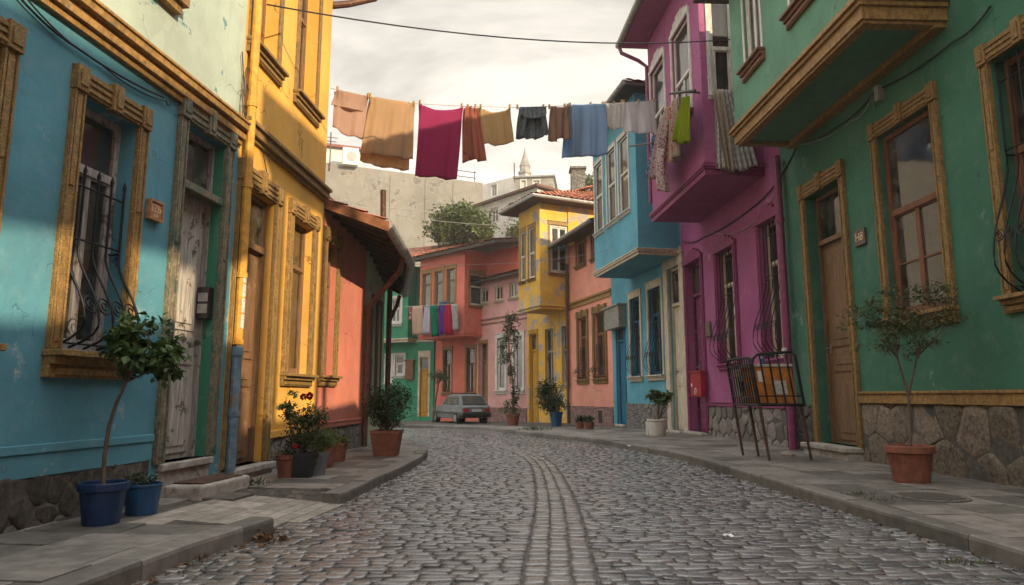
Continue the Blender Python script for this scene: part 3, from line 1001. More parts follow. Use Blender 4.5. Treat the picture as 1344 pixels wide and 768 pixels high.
def door(house, fc, o, leafm, nin=-.25, transom=.78, framem=None, cas=None, cw=.17, style='carved', leaves=1, lintel=None, glass='glass_dusty', handle=True, n0=0.0, hside=0.15):
    u0, u1, z0, z1 = o[:4]; fw = .06
    zt = z0 + (z1 - z0) * transom
    mb = MB(); a_ = nin
    mb.fbox(fc, u0 + .001, u1 - .001, z0, zt, a_ - .03, a_)
    lw = (u1 - u0) / leaves
    for L in range(leaves):
        x0 = u0 + lw * L + .03; x1 = u0 + lw * (L + 1) - .03
        zz = [z0 + .06, z0 + (zt - z0) * .34, z0 + (zt - z0) * .44, zt - .08]
        for c_, d_ in ((zz[0], zz[1] - .03), (zz[1] + .03, zz[2] + .05), (zz[2] + .11, zz[3])):
            ww = x1 - x0
            mb.fbox(fc, x0 + ww * .1, x1 - ww * .1, c_, d_, a_ - .002, a_ + .018)
            mb.fbox(fc, x0 + ww * .2, x1 - ww * .2, c_ + ww * .1, d_ - ww * .1, a_ + .016, a_ + .032)
        mb.fbox(fc, x0 - .028, x0, z0, zt, a_ - .002, a_ + .024); mb.fbox(fc, x1, x1 + .028, z0, zt, a_ - .002, a_ + .024)
    do = mb.build('door', leafm, house, bevel=.005)
    fb = MB(); b_ = a_ + .06
    fb.fbox(fc, u0, u0 + fw * .6, z0, z1, a_ - .04, b_); fb.fbox(fc, u1 - fw * .6, u1, z0, z1, a_ - .04, b_)
    fb.fbox(fc, u0 + fw * .6, u1 - fw * .6, z1 - fw, z1, a_ - .04, b_ - .003)
    fb.fbox(fc, u0 + fw * .6, u1 - fw * .6, zt, zt + fw * 1.3, a_ - .04, b_ + .02)
    fb.build('frame', framem or leafm, do, bevel=.004)
    pb = MB(); pb.fbox(fc, u0 + .03, u1 - .03, zt + fw, z1 - fw * .5, a_ + .005, a_ + .011)
    pb.build('transom_pane', M[glass], do)
    if handle:
        hb = MB(); hu = u0 + (u1 - u0) * hside; hz = z0 + (zt - z0) * .47
        hb.fbox(fc, hu - .02, hu + .02, hz - .09, hz + .07, a_ + .02, a_ + .028)
        hb.tube([fc.pt(hu, hz, a_ + .02), fc.pt(hu, hz, a_ + .075), fc.pt(hu + .11, hz - .005, a_ + .08)], .009, 7)
        hb.build('handle', M['zinc'], do, smooth=False)
    if cas: casing(fc, o, cw, cas, do, style, n0, lintel)
    return do


def band(house, name, fc, u0, u1, z, prof, mat, n=0.0, bevel=.006):
    """moulding: prof = list of (dz0, dz1, out)"""
    mb = MB()
    for i, (a_, b_, ot) in enumerate(prof):
        mb.fbox(fc, u0 + .0007 * i, u1 - .0007 * i, z + a_, z + b_, n - .012 + .001 * i, n + ot)
    return mb.build(name, mat, house, bevel=bevel)


def tile_roof(house, quads, mat=None, name='roof', sp_=.2, amp=.035, row=.34):
    mb = MB(); rgt = random.Random(5)
    for a_, b_, c_, d_ in quads:      # eave a-b, ridge c-d (c over b)
        a_, b_, c_, d_ = map(Vector, (a_, b_, c_, d_))
        nrm = (b_ - a_).cross(d_ - a_).normalized()
        if nrm.z < 0: nrm = -nrm
        Le = max((b_ - a_).length, (c_ - d_).length); Ls = max((d_ - a_).length, (c_ - b_).length)
        nc = max(2, int(Le / sp_)); nr = max(1, int(Ls / row))
        if nc * nr > 1600: nr = max(1, 1600 // nc)
        for r_ in range(nr):
            for c__ in range(nc):
                mb.cur = rgt.random()
                lift = rgt.uniform(-.006, .008); sh = rgt.uniform(-.008, .008)
                rowsT = []
                for q, lz in ((r_ / nr, .03 + lift), ((r_ + 1.12) / nr, 0.0)):
                    q = min(q, 1); pts = []
                    for k_ in range(6):
                        uu = (c__ + k_ / 5) / nc
                        e0 = a_.lerp(b_, uu); e1 = d_.lerp(c_, uu)
                        pts.append(e0.lerp(e1, q) + nrm * (amp * abs(math.sin(PI * (k_ / 5))) + lz) + (b_ - a_).normalized() * sh)
                    rowsT.append(pts)
                mb.grid(rowsT)
        for p in ((a_, b_, c_, d_),):
            mb.cur = .3
            lo = [q - nrm * .02 for q in p]; mb.face(*lo)
    return mb.build(name, mat or M['tile'], house, smooth=False, fix=False)


def slabroof(house, pts_top, th, mat, name):
    mb = MB(); lo = [Vector(p) - Vector((0, 0, th)) for p in pts_top]
    mb.hexa(lo + [Vector(p) for p in pts_top])
    return mb.build(name, mat, house)


def pipe(house, pts, r, mat, name='downpipe', collars=()):
    mb = MB(); mb.tube(pts, r, 10)
    pts = [Vector(p) for p in pts]
    for i, q in collars:
        p = pts[i].lerp(pts[i + 1], q); d = (pts[i + 1] - pts[i]).normalized()
        mb.tube([p - d * .03, p + d * .03], r * 1.22, 10)
    return mb.build(name, mat, house, smooth=False, bevel=0)


def bay(house, fc, u0, u1, z0, z1, n, fholes, sholes, mat, name='bay', depth=.14):
    """boxed-out upper floor: front skin, the end that faces the camera, the other end, floor"""
    mb = MB(); ff = fc.off(n); sf = fc.sidefac(u0)
    wall_face(mb, ff, u0, u1, z0, z1, fholes, depth)
    wall_face(mb, sf, 0, n, z0, z1, sholes, depth)
    mb.face(fc.pt(u1, z0, 0), fc.pt(u1, z0, n), fc.pt(u1, z1, n), fc.pt(u1, z1, 0))
    mb.face(fc.pt(u0, z0, 0), fc.pt(u1, z0, 0), fc.pt(u1, z0, n), fc.pt(u0, z0, n))
    mb.face(fc.pt(u0, z1, 0), fc.pt(u1, z1, 0), fc.pt(u1, z1, n), fc.pt(u0, z1, n))
    return mb.build(name, mat, house), ff, sf


def baymould(house, fc, u0, u1, z, n, prof, mat, name='bay_moulding', drop=0):
    mb = MB(); sf = fc.sidefac(u0)
    for i, (a_, b_, ot) in enumerate(prof):
        e = .0012 * i
        mb.fbox(fc, u0 - ot, u1 + ot, z + a_, z + b_, n - .02 + e, n + ot)
        mb.fbox(sf, 0.0, n - .021, z + a_, z + b_, -.02 + e, ot - .001)
    return mb.build(name, mat, house, bevel=.006)


def steps(house, fc, u0, u1, ztop, n, mat, w=.14):
    mb = MB()
    mb.fbox(fc, u0 - w, u1 + w, ztop - .07, ztop, -.2, n)
    mb.fbox(fc, u0 - w * .8, u1 + w * .8, ztop - .6, ztop - .069, -.19, n - .04)
    return mb.build('doorstep', mat, house, bevel=.012)


def stone_wall(house, name, fc, u0, u1, z0, z1, size, n, mat, rise=.035, seed=1, squash=1.0, gap=.012):
    """separate fitted stones over a mortar bed (Voronoi cells of a jittered grid)"""
    r = random.Random(seed); nu = max(1, round((u1 - u0) / size)); nz = max(1, round((z1 - z0) / (size * squash)))
    S = {}
    for i in range(-1, nu + 1):
        for j in range(-1, nz + 1):
            S[i, j] = (u0 + (u1 - u0) * (i + .5 + (j % 2) * .5 - .25 + r.uniform(-.28, .28)) / nu, z0 + (z1 - z0) * (j + .5 + r.uniform(-.26, .26)) / nz)
    mb = MB()
    for (i, j), c in S.items():
        poly = [(u0, z0), (u1, z0), (u1, z1), (u0, z1)]
        for di in range(-2, 3):
            for dj in range(-2, 3):
                o = S.get((i + di, j + dj))
                if o is None or (di == 0 and dj == 0): continue
                nx, nz_ = o[0] - c[0], o[1] - c[1]; L = math.hypot(nx, nz_); nx /= L; nz_ /= L
                lim = L / 2 - gap; out_ = []
                for k in range(len(poly)):
                    p, q = poly[k], poly[(k + 1) % len(poly)]
                    dp = (p[0] - c[0]) * nx + (p[1] - c[1]) * nz_ - lim; dq = (q[0] - c[0]) * nx + (q[1] - c[1]) * nz_ - lim
                    if dp <= 0: out_.append(p)
                    if dp * dq < 0:
                        f = dp / (dp - dq); out_.append((p[0] + (q[0] - p[0]) * f, p[1] + (q[1] - p[1]) * f))
                poly = out_
                if len(poly) < 3: break
            if len(poly) < 3: break
        if len(poly) < 3: continue
        cx = sum(p[0] for p in poly) / len(poly); cz = sum(p[1] for p in poly) / len(poly)
        # soften the corners
        soft = []
        for k in range(len(poly)):
            p, a, b = poly[k], poly[k - 1], poly[(k + 1) % len(poly)]
            for w in (a, b):
                L = math.hypot(w[0] - p[0], w[1] - p[1]); f = min(.3, .03 / max(L, .001)); soft.append((p[0] + (w[0] - p[0]) * f, p[1] + (w[1] - p[1]) * f))
        mb.cur = r.random(); rs = rise * r.uniform(.6, 1.15); tu, tz = r.gauss(0, .05), r.gauss(0, .05)
        rings = []
        for sc, hh in ((1, 0), (.985, rs * .6), (.93, rs * .92), (.6, rs * 1.05)):
            rings.append([fc.pt(cx + (p[0] - cx) * sc + (r.gauss(0, .004) if sc < 1 else 0), cz + (p[1] - cz) * sc + (r.gauss(0, .004) if sc < 1 else 0), n - .004 + hh + ((p[0] - cx) * tu + (p[1] - cz) * tz) * (1 if hh else 0) + (r.gauss(0, .002) if hh else 0)) for p in soft])
        mb.grid(rings, True); mb.face(*rings[-1])
    o = mb.build(name, mat, house, smooth=True)
    bd = MB(); bd.fbox(fc, u0, u1, z0, z1, -.02, n); bd.build('mortar', M['mortar'], o)
    return o


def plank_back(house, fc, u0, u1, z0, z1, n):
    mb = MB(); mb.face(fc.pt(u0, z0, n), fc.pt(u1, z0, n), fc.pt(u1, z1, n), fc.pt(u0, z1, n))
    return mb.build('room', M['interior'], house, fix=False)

def up(fc, u, n=0.0, z=0.0): return fc.pt(u, z, n)


def house_root(name, fc, u0, u1, label):
    return thing(name, fc.pt((u0 + u1) / 2, 0, -3), label, 'house', 'painted houses along the street')


BASE = -.7
# ------------------------------------------------------------------ blue house (left, nearest)
u0, u1 = -3.2, uL1
hs = house_root('blue_house', L1, u0, u1, 'teal blue house with carved ochre window frames and a peeling white door')
W0 = L1.opn(-150, -17, 200, 60, 463); W0 = (W0[0], W0[1], L1.opn(90, 166, 300, 146, 463)[2], L1.opn(90, 166, 300, 146, 463)[3])
W1 = L1.opn(90, 168, 300, 146, 463)
D1 = L1.opn(229, 285, 350, 176, 604) + (.36,)
ZC1 = L1.hit(222, 127)[1]
mb = MB()
wall_face(mb, L1, u0, u1, BASE, ZC1 + .05, [W0, W1, D1], .26); shell(mb, L1, u0, u1, BASE, ZC1 + .05, -6, 0)
mb.build('wall', M['blue'], hs)
mb = MB(); wall_face(mb, L1, u0, u1, ZC1 + .051, 8.0, [], .2); shell(mb, L1, u0, u1, ZC1 + .051, 8.0, -6, 0)
mb.build('upper_wall', M['pale'], hs)
stone_wall(hs, 'plinth', L1, u0, D1[0] - .2, -.05, .49, .22, .02, M['st_dark'], .009, 4, .8, .004)
band(hs, 'plinth_band', L1, u0 + .002, D1[0] - .17, .47, [(0, .17, .028), (.17, .235, .042)], M['blue'])
band(hs, 'cornice', L1, u0, u1 - .01, ZC1, [(0, .06, .05), (.06, .13, .09), (.13, .17, .07), (.17, .24, .13), (.24, .27, .15)], M['goldp'])
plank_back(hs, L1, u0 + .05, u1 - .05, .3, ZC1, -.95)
window(hs, L1, W0, M['sash_grey'], -.2, .06, .74, 2, M['gold'], .125, 'carved', M['gold'], .15, .7, 'curtain', lintel=.19, silh=.11, silo=.17)
w1o = window(hs, L1, W1, M['sash_grey'], -.2, .062, .74, 2, M['gold'], .12, 'carved', M['gold'], .145, .70, None, lintel=.19, silh=.11, silo=.17, belly=.24, nb=5)
d1o = door(hs, L1, (D1[0], D1[1], D1[2], D1[3]), M['wood_old'], -.17, .80, M['sash_grey'], M['greywood'], .13, 'carved', 1, .24, handle=False)
mb = MB(); mb.fbox(L1, D1[1] - .012, D1[1] - .001, D1[2] + .01, D1[3] - .01, -.165, -.002); mb.build('door_reveal', M['greenreveal'], hs)
mb = MB(); mb.fbox(L1, D1[0] + .03, D1[1] - .014, D1[2] + (D1[3] - D1[2]) * .80 - .01, D1[2] + (D1[3] - D1[2]) * .80 + .07, -.13, .03); mb.build('transom_ledge', M['greywood'], hs, bevel=.008)
steps(hs, L1, D1[0], D1[1], D1[2], .07, M['step'], .06)
slabroof(hs, [L1.pt(u0 - .3, 8.02, -6.3), L1.pt(u1, 8.02, -6.3), L1.pt(u1, 8.02, .5), L1.pt(u0 - .3, 8.02, .5)], .12, M['wood_dark'], 'roof')
# second sill high on the pale wall
q = L1.hit(224, 0)
mb = MB(); mb.fbox(L1, q[0] - .6, q[0] + .12, q[1] - .03, q[1] + .06, -.02, .13); mb.fbox(L1, q[0] - .55, q[0] + .08, q[1] - .12, q[1] - .031, -.019, .08)
mb.build('upper_sill', M['gold'], hs, bevel=.006)

# ------------------------------------------------------------------ yellow house (left)
u0, u1 = .004, uL2
hs = house_root('yellow_house', L2, u0, u1, 'tall ochre yellow house with brown door beside the blue house')
D2 = L2.opn(307, 352, 420, 254, 611) + (.3,)
A2 = L2.opn(377, 406, 400, 292, 491)
U1w = L2.opn(331, 366, 30, -110, 76); U2w = L2.opn(391, 416, 80, -40, 135)
U1w = (U1w[0], U1w[1], (U1w[2] + U2w[2]) / 2, 7.5); U2w = (U2w[0], U2w[1], (U1w[2] + U2w[2]) / 2, 7.5)
zc = L2.hit(373, 222)[1]
mb = MB(); wall_face(mb, L2, u0, u1, BASE, 8.15, [D2, A2, U1w, U2w], .3); shell(mb, L2, u0, u1, BASE, 8.15, -6, 0)
mb.build('wall', M['yellow'], hs)
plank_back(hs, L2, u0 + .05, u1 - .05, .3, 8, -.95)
door(hs, L2, D2[:4], M['wood'], -.15, .79, M['wood'], M['gold'], .13, 'carved', 1, .24, hside=.3)
steps(hs, L2, D2[0], D2[1], D2[2], .16, M['step'], .1)
window(hs, L2, A2, M['wood'], -.16, .05, .70, 2, M['gold'], .13, 'carved', M['gold'], .15, None, 'curtain', lintel=.2, silh=.09)
for ww, cc in ((U1w, 'blind'), (U2w, 'curtain')):
    window(hs, L2, ww, M['wood'], -.24, .06, .66, 2, M['gold'], .10, 'plain', M['gold'], .13, None, cc, silh=.10, silo=.13)
band(hs, 'cornice', L2, u0, u1 - .01, zc, [(0, .05, .04), (.05, .15, .09), (.15, .20, .13)], M['gold'])
stone_wall(hs, 'plinth', L2, D2[1] + .18, u1, -.02, .52, .24, .015, M['st_grey'], .012, 3, .9, .004)
band(hs, 'plinth_band', L2, D2[1] + .15, u1 - .004, .52, [(0, .09, .045)], M['yellow'])
zE = 8.15
slabroof(hs, [L2.pt(u0 - .0, zE + .1, -6.3), L2.pt(u1 + .55, zE + .1, -6.3), L2.pt(u1 + .55, zE + .1, .62), L2.pt(u0, zE + .1, .62)], .1, M['wood_dark'], 'roof')
mb = MB(); mb.tube([L2.pt(u0, zE + .02, .68), L2.pt(u1 + .6, zE + .02, .68)], .075, 10); mb.build('gutter', M['brownpipe'], hs)
pipe(hs, [L2.pt(u1 + .45, zE - .02, .66), L2.pt(u1 + .40, zE - .3, .6), L2.pt(u1 + .2, zE - .52, .2), L2.pt(u1 + .07, zE - .62, -.1)], .06, M['brownpipe'])
# downpipe between the blue and the yellow house
dpu = .06
pts = [L2.pt(dpu, zE - .1, .1), L2.pt(dpu, 5, .1), L2.pt(dpu, 3.2, .1), L2.pt(dpu, 1.62, .1)]
dpo = pipe(hs, pts, .052, M['yelpipe'], collars=((0, .6), (1, .3), (1, .85), (2, .5), (2, .98)))
pipe(hs, [L2.pt(dpu, 1.6, .1), L2.pt(dpu, .12, .1)], .056, M['bluepipe'], 'lower_downpipe', ((0, .05), (0, .5)))
mb = MB()
for za, zb in ((2.32, 2.43), (2.16, 2.30), (1.98, 2.14), (1.80, 1.96)):
    rws = []
    for z in (za, zb):
        rws.append([L2.pt(dpu, z, .1) + (L2.n * math.cos(a_) - L2.d * math.sin(a_)) * .0545 for a_ in [(-1.2 + 2.0 * k / 8) for k in range(9)]])
    mb.grid(rws)
mb.build('sticker', M['sticker'], dpo, fix=False)

# ------------------------------------------------------------------ red low house with tiled eave, and its pale green end
u0, u1 = .004, wL3
hs = house_root('red_house', L3, u0, u1, 'low brick red house with sagging dark tiled eave next to the tall yellow house')
B2 = L2.opn(423, 441, 410, 322, 495); B2 = (B2[0] - uL2, B2[1] - uL2, A2[2] + .02, A2[3] - .02)
B2 = (max(B2[0], .2), B2[1], B2[2], B2[3])
mb = MB(); wall_face(mb, L3, u0, u1, BASE, 4.3, [B2], .28); shell(mb, L3, u0, u1, BASE, 4.3, -6, 0); mb.build('wall', M['red'], hs)
mb = MB()
H4 = [(.75, 1.25, 1.05, 3.0), (1.5, 1.95, 1.05, 3.0)]
wall_face(mb, L4, .03, wL4, BASE, 4.05, H4, .12); shell(mb, L4, .03, wL4, BASE, 4.05, -5, 0); mb.build('side_wall', M['celadon'], hs)
for h_ in H4:
    window(hs, L4, h_, M['sash_grey'], -.1, .05, .7, 2, M['wood_dark'], .08, 'plain', M['wood_dark'], .08, None, 'curtain', silh=.05, silo=.08)
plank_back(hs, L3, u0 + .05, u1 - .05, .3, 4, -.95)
window(hs, L3, B2, M['wood'], -.16, .05, .70, 2, M['gold'], .12, 'carved', M['gold'], .13, None, None, lintel=.2, silh=.09)
stone_wall(hs, 'plinth', L3, .0, u1 - .1, -.02, .55, .28, .01, M['st_grey'], .02, 8, 1.2, .006)
band(hs, 'plinth_band', L3, .002, u1 - .1, .55, [(0, .07, .05), (.07, .1, .06)], M['red'])
# eave: near tip and far end
t0 = L3.pt(.02, 3.80, 1.0); t1 = L4.pt(wL4 + .15, 3.44, .38); tm = L4.pt(0, 3.68, .80)
r0 = L3.pt(.02, 5.15, -2.6); r1 = L4.pt(wL4 + .15, 5.1, -2.6); rm = L4.pt(0, 5.15, -2.6)
tile_roof(hs, [(t0, tm, rm, r0), (tm, t1, r1, rm)])
mb = MB()
for a_, b_, c_, d_ in ((t0, tm, rm, r0), (tm, t1, r1, rm)):
    lo = [p - Vector((0, 0, .09)) for p in (a_, b_, c_, d_)]; hi = [p - Vector((0, 0, .05)) for p in (a_, b_, c_, d_)]
    mb.hexa(lo + hi)
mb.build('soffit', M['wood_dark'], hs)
for k_ in range(13):
    q = (k_ + .3) / 13 * 2
    e = t0.lerp(tm, q) if q < 1 else tm.lerp(t1, q - 1); b_ = r0.lerp(rm, q) if q < 1 else rm.lerp(r1, q - 1)
    e2 = e.lerp(b_, .02); b2 = e.lerp(b_, .36); dv_ = (tm - t0).normalized() * .035
    mb = MB(); z_ = Vector((0, 0, .09)); w_ = Vector((0, 0, .17))
    mb.hexa([e2 - dv_ - w_, e2 + dv_ - w_, b2 + dv_ - w_, b2 - dv_ - w_, e2 - dv_ - z_, e2 + dv_ - z_, b2 + dv_ - z_, b2 - dv_ - z_])
    mb.build('rafter', M['wood_dark'], hs)
mb = MB(); vb = Vector((0, 0, .16))
e_, b_ = t0.lerp(r0, -.02), t0.lerp(r0, .42); dv_ = (tm - t0).normalized()
mb.hexa([e_ - vb - dv_ * .02, e_ - vb + dv_ * .01, b_ - vb + dv_ * .01, b_ - vb - dv_ * .02, e_ - dv_ * .02, e_ + dv_ * .01, b_ + dv_ * .01, b_ - dv_ * .02])
mb.build('verge_board', M['tile'], hs)
mb = MB(); oz = Vector((.05, 0, -.06))
mb.tube([t0 + oz, tm + oz, t1 + oz], .085, 10); mb.build('gutter', M['zinc'], hs)
cpz = L3.pt(u1 - .08, 0, .1)
pipe(hs, [t0.lerp(tm, .72) + Vector((0, 0, -.1)), t0.lerp(tm, .76) + Vector((-.05, 0, -.35)), L3.pt(u1 - .1, 3.0, .32), L3.pt(u1 - .08, 2.72, .1), Vector((cpz.x, cpz.y, 1.4)), Vector((cpz.x, cpz.y, .12))], .055, M['brownpipe'],
     collars=((3, .1), (3, .7), (4, .4)))
pst = L4.pt(wL4 - .05, 0, .12)
pipe(hs, [Vector((pst.x, pst.y, 3.5)), Vector((pst.x, pst.y, .12))], .06, M['rust'], 'post')
pipe(hs, [t1 + Vector((-.05, -.1, -.1)), t1 + Vector((-.1, -.1, -.32)), L4.pt(wL4 + .02, 2.95, .2), L4.pt(wL4 + .02, 2.75, .12)], .045, M['rust'])
fl = at(504, 292, 11.6)
pipe(hs, [fl - Vector((0, 0, .5)), at(503, 250, 11.6)], .05, M['rust'], 'flue')

# ------------------------------------------------------------------ green house (right, nearest)
u0, u1 = -2.3, uR1
hs = house_root('green_house', R1, u0, u1, 'dark green house with brown panelled door and overhanging upper storey')
DG = R1.opn(1067, 1117, 420, 248, 584) + (.3,)
WG = R1.opn(1160, 1237, 285, 160, 411)
WG2 = R1.opn(1316, 1420, 230, 40, 391); WG2 = (WG2[0], WG2[1], WG[2], WG[3] + .02)
bu0 = R1.hit(1243, 25)[0]; S_ = R1.sidefac(bu0); bn, bz = S_.hit(1132, 26)
bz = (bz + R1.hit(966, 187, bn)[1]) / 2; bu1 = R1.hit(966, 187, bn)[0]
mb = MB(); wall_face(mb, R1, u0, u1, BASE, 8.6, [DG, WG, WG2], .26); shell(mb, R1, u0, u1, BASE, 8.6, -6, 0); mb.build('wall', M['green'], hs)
plank_back(hs, R1, u0 + .05, u1 - .05, .3, bz, -.95)
door(hs, R1, DG[:4], M['wood'], -.24, .795, M['wood'], M['gold'], .135, 'carved', 1, .24, hside=.9)
steps(hs, R1, DG[0], DG[1], DG[2], .3, M['step'], .12)
window(hs, R1, WG, M['wood_red'], -.13, .07, .56, 2, M['gold'], .125, 'carved', M['gold'], .15, None, 'curtain_reflection', 'glass_dusty', lower_bars=1, lintel=.22, silh=.10, silo=.14, curspan=(.0, 1, .0, .56))
w2_ = window(hs, R1, WG2, M['wood_red'], -.2, .07, .6, 2, M['gold'], .125, 'carved', M['gold'], .15, .97, None, lintel=.22, silh=.10, silo=.14, belly=.26, nb=7)
pb0 = DG[0] - .17
zb = R1.hit(1240, 531)[1]
stone_wall(hs, 'plinth', R1, u0, pb0, .0, zb, .44, .03, M['st_brown'], .02, 9, 1.05, .007)
band(hs, 'plinth_band', R1, u0 + .002, pb0, zb, [(0, .13, .075), (.13, .165, .095)], M['goldp'])
stone_wall(hs, 'plinth', R1, DG[1] + .17, u1 - .1, 0, .9, .25, .03, M['st_dark'], .02, 6)
# bay
fw1 = R1.off(bn).opn(977, 999, 45, -70, 79)
bw = [fw1, (fw1[0] - 1.75, fw1[1] - 1.75, fw1[2], fw1[3]), (fw1[0] - 3.3, fw1[1] - 3.3, fw1[2], fw1[3])]
bw = [w for w in bw if w[0] > bu0 + .2]
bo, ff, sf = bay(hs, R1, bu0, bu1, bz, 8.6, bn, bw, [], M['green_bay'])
for w in bw:
    window(hs, ff, w, M['sash_white'], -.1, .07, .62, 2, M['sash_white'], .06, 'plain', M['wood_red'], .12, None, 'curtain', silh=.11, silo=.14, lintel=.05)
baymould(hs, R1, bu0, bu1, bz, bn, [(-.02, .14, .02), (.14, .20, .06), (.20, .24, .1), (.24, .3, .07)], M['goldp'])
mb = MB(); mb.fbox(R1, bu0 + .02, bu1 - .02, bz - .09, bz + .01, -.02, .15); mb.fbox(R1, bu1 - .16, bu1 - .02, bz - .06, bz + .008, .15, bn - .02); mb.fbox(R1, bu0 + .02, bu0 + .16, bz - .06, bz + .008, .15, bn - .02); mb.fbox(R1, bu0 + .16, bu1 - .16, bz - .06, bz + .006, bn - .14, bn - .01)
mb.build('bay_beam', M['goldp'], hs, bevel=.006)
slabroof(hs, [R1.pt(u0 - .3, 8.75, -6.3), R1.pt(u1 + .0, 8.75, -6.3), R1.pt(u1 + .0, 8.75, bn + .5), R1.pt(u0 - .3, 8.75, bn + .5)], .14, M['wood_dark'], 'roof')

# ------------------------------------------------------------------ magenta house (right)
u0, u1 = .004, uR2
hs = house_root('magenta_house', R2, u0, u1, 'magenta house with laundry hung on its boxed-out upper storey')
WB = R2.opn(1002, 1027, 390, 290, 471); WA = R2.opn(944, 967, 410, 328, 477); DM = R2.opn(904, 924, 450, 344, 567) + (.3,)
bu0 = R2.hit(1003, 222)[0]; S_ = R2.sidefac(bu0); bn, bz = S_.hit(926, 228)
bz2 = R2.hit(857, 292, bn)[1]; bz = (bz + bz2) / 2; bu1 = R2.hit(857, 292, bn)[0]
zt = R2.zat(bu1, 58, bn)
mb = MB(); wall_face(mb, R2, u0, u1, BASE, zt, [WB, WA, DM], .26); shell(mb, R2, u0, u1, BASE, zt, -6, 0); mb.build('wall', M['magenta'], hs)
plank_back(hs, R2, u0 + .05, u1 - .05, .3, bz, -.95)
door(hs, R2, DM[:4], M['mag_dark'], -.22, .80, M['mag_dark'], M['mag_trim'], .15, 'crest', 1, .3, hside=.85)
steps(hs, R2, DM[0], DM[1], DM[2], .2, M['step'], .1)
for ww, cs_ in ((WB, (.3, .85, 0, .7)), (WA, (.3, 1, 0, .95))):
    window(hs, R2, ww, M['cream'], -.2, .055, .70, 2, M['mag_trim'], .15, 'crest', M['magenta'], .15, .97, 'curtain', lintel=.3, silh=.07, silo=.12, belly=.27, nb=6, fan=.28, curspan=cs_)
zb = R2.hit(965, 534)[1]
stone_wall(hs, 'plinth', R2, u0 + .3, DM[0] - .2, -.05, zb, .36, .02, M['st_grey'], .02, 5, .9, .006)
band(hs, 'plinth_band', R2, u0 + .3, DM[0] - .18, zb, [(0, .07, .06), (.07, .1, .075)], M['mag_trim'])
ffx = R2.off(bn)
F1 = ffx.opn(855, 873, 130, 85, 180); F2 = ffx.opn(883, 906, 95, 42, 158)
zt_w = max(F1[3], F2[3]); F1 = (F1[0], F1[1], F2[2], zt_w); F2 = (F2[0], F2[1], F2[2], zt_w)
sfx = R2.sidefac(bu0)
S1 = sfx.opn(932, 962, 60, -30, 119); S1 = (max(min(S1[0], S1[1]), .25), max(S1[0], S1[1]), F2[2] + .02, zt_w + .3)
bo, ff, sf = bay(hs, R2, bu0, bu1, bz, zt, bn, [F1, F2], [S1], M['magenta'])
for w in (F1, F2):
    window(hs, ff, w, M['sash_white'], -.1, .06, .45, 2, M['sash_white'], .09, 'crest', M['mag_trim'], .12, None, 'curtain', silh=.06, silo=.10, lintel=.3)
window(hs, sf, S1, M['sash_white'], -.08, .07, .42, 1, M['sash_white'], .08, 'plain', M['sash_white'], .09, None, 'blind', silh=.04, silo=.08)
baymould(hs, R2, bu0, bu1, bz, bn, [(-.02, .10, .02), (.10, .14, .05), (.14, .2, .075), (.2, .24, .05)], M['mag_trim'])
ov = .62
slabroof(hs, [R2.pt(u0, zt + .14, -6.3), R2.pt(bu1 + .28, zt + .14, -6.3), R2.pt(bu1 + .28, zt + .14, bn + ov), R2.pt(u0, zt + .14, bn + ov)], .13, M['magenta'], 'eave')
gx = bn + ov + .07
mb = MB(); mb.tube([R2.pt(u0, zt + .1, gx), R2.pt(bu1 + .34, zt + .1, gx)], .085, 10); mb.build('gutter', M['zinc'], hs)
tile_roof(hs, [(R2.pt(u0, zt + .17, bn + ov), R2.pt(bu1 + .28, zt + .17, bn + ov), R2.pt(bu1 + .28, zt + 2.2, -3), R2.pt(u0, zt + 2.2, -3))], sp_=.3, row=.5)
pipe(hs, [R2.pt(bu1 + .26, zt + .05, gx), R2.pt(bu1 + .22, zt - .16, gx - .05), R2.pt(bu1 + .1, zt - .42, bn + .22), R2.pt(bu1 + .06, zt - .6, bn + .02), R2.pt(bu1 + .06, bz + .5, bn + .02)], .05, M['magpipe'])
gpz = R2.hit(1046, 500)[0]
q = R2.hit(1040, 400)[0]
dp2 = pipe(hs, [R2.pt(q, bz + .1, .14), R2.pt(q, 3, .14), R2.pt(q, .12, .14)], .072, M['magpipe'], collars=((0, .5), (1, .4), (1, .62)))
mb = MB(); mb.fbox(R2, q - .1, q + .02, 1.78, 1.9, .2, .242); mb.build('sticker', M['sticker'], dp2)

# ------------------------------------------------------------------ teal house (right)
u0, u1 = .004, uR3
hs = house_root('teal_house', R3, u0, u1, 'teal house with narrow blue door and cream second door beside the magenta house')
bu0 = max(R3.hit(893, 325)[0], .05); S_ = R3.sidefac(bu0); bn, bz = S_.hit(838, 331)
bz = (bz + R3.hit(781, 366, bn)[1]) / 2; bu1 = R3.hit(781, 366, bn)[0]
DT = R3.opn(811, 821, 500, 430, 557) + (.2,)
TA = R3.opn(828, 841, 440, 391, 494); TB = R3.opn(852, 869, 430, 378, 492)
DC = R3.opn(881, 897, 460, 351, 565) + (.22,)
zt = R3.zat(bu0, 122, bn)
mb = MB(); wall_face(mb, R3, u0, u1, BASE, zt, [DT, TA, TB, DC], .2); shell(mb, R3, u0, u1, BASE, zt, -6, 0); mb.build('wall', M['teal'], hs)
plank_back(hs, R3, u0 + .05, u1 - .05, .3, bz, -.8)
door(hs, R3, DT[:4], M['teal_door'], -.1, .85, M['teal_door'], M['teal_door'], .1, 'plain', 1, .1, handle=False)
door(hs, R3, DC[:4], M['cream'], -.12, .76, M['cream'], M['cream'], .26, 'plain', 1, .3, hside=.85)
steps(hs, R3, DC[0], DC[1], DC[2], .25, M['step'], .1); steps(hs, R3, DT[0], DT[1], DT[2], .15, M['step'], .08)
q = R3.opn(803, 822, 415, 404, 430)
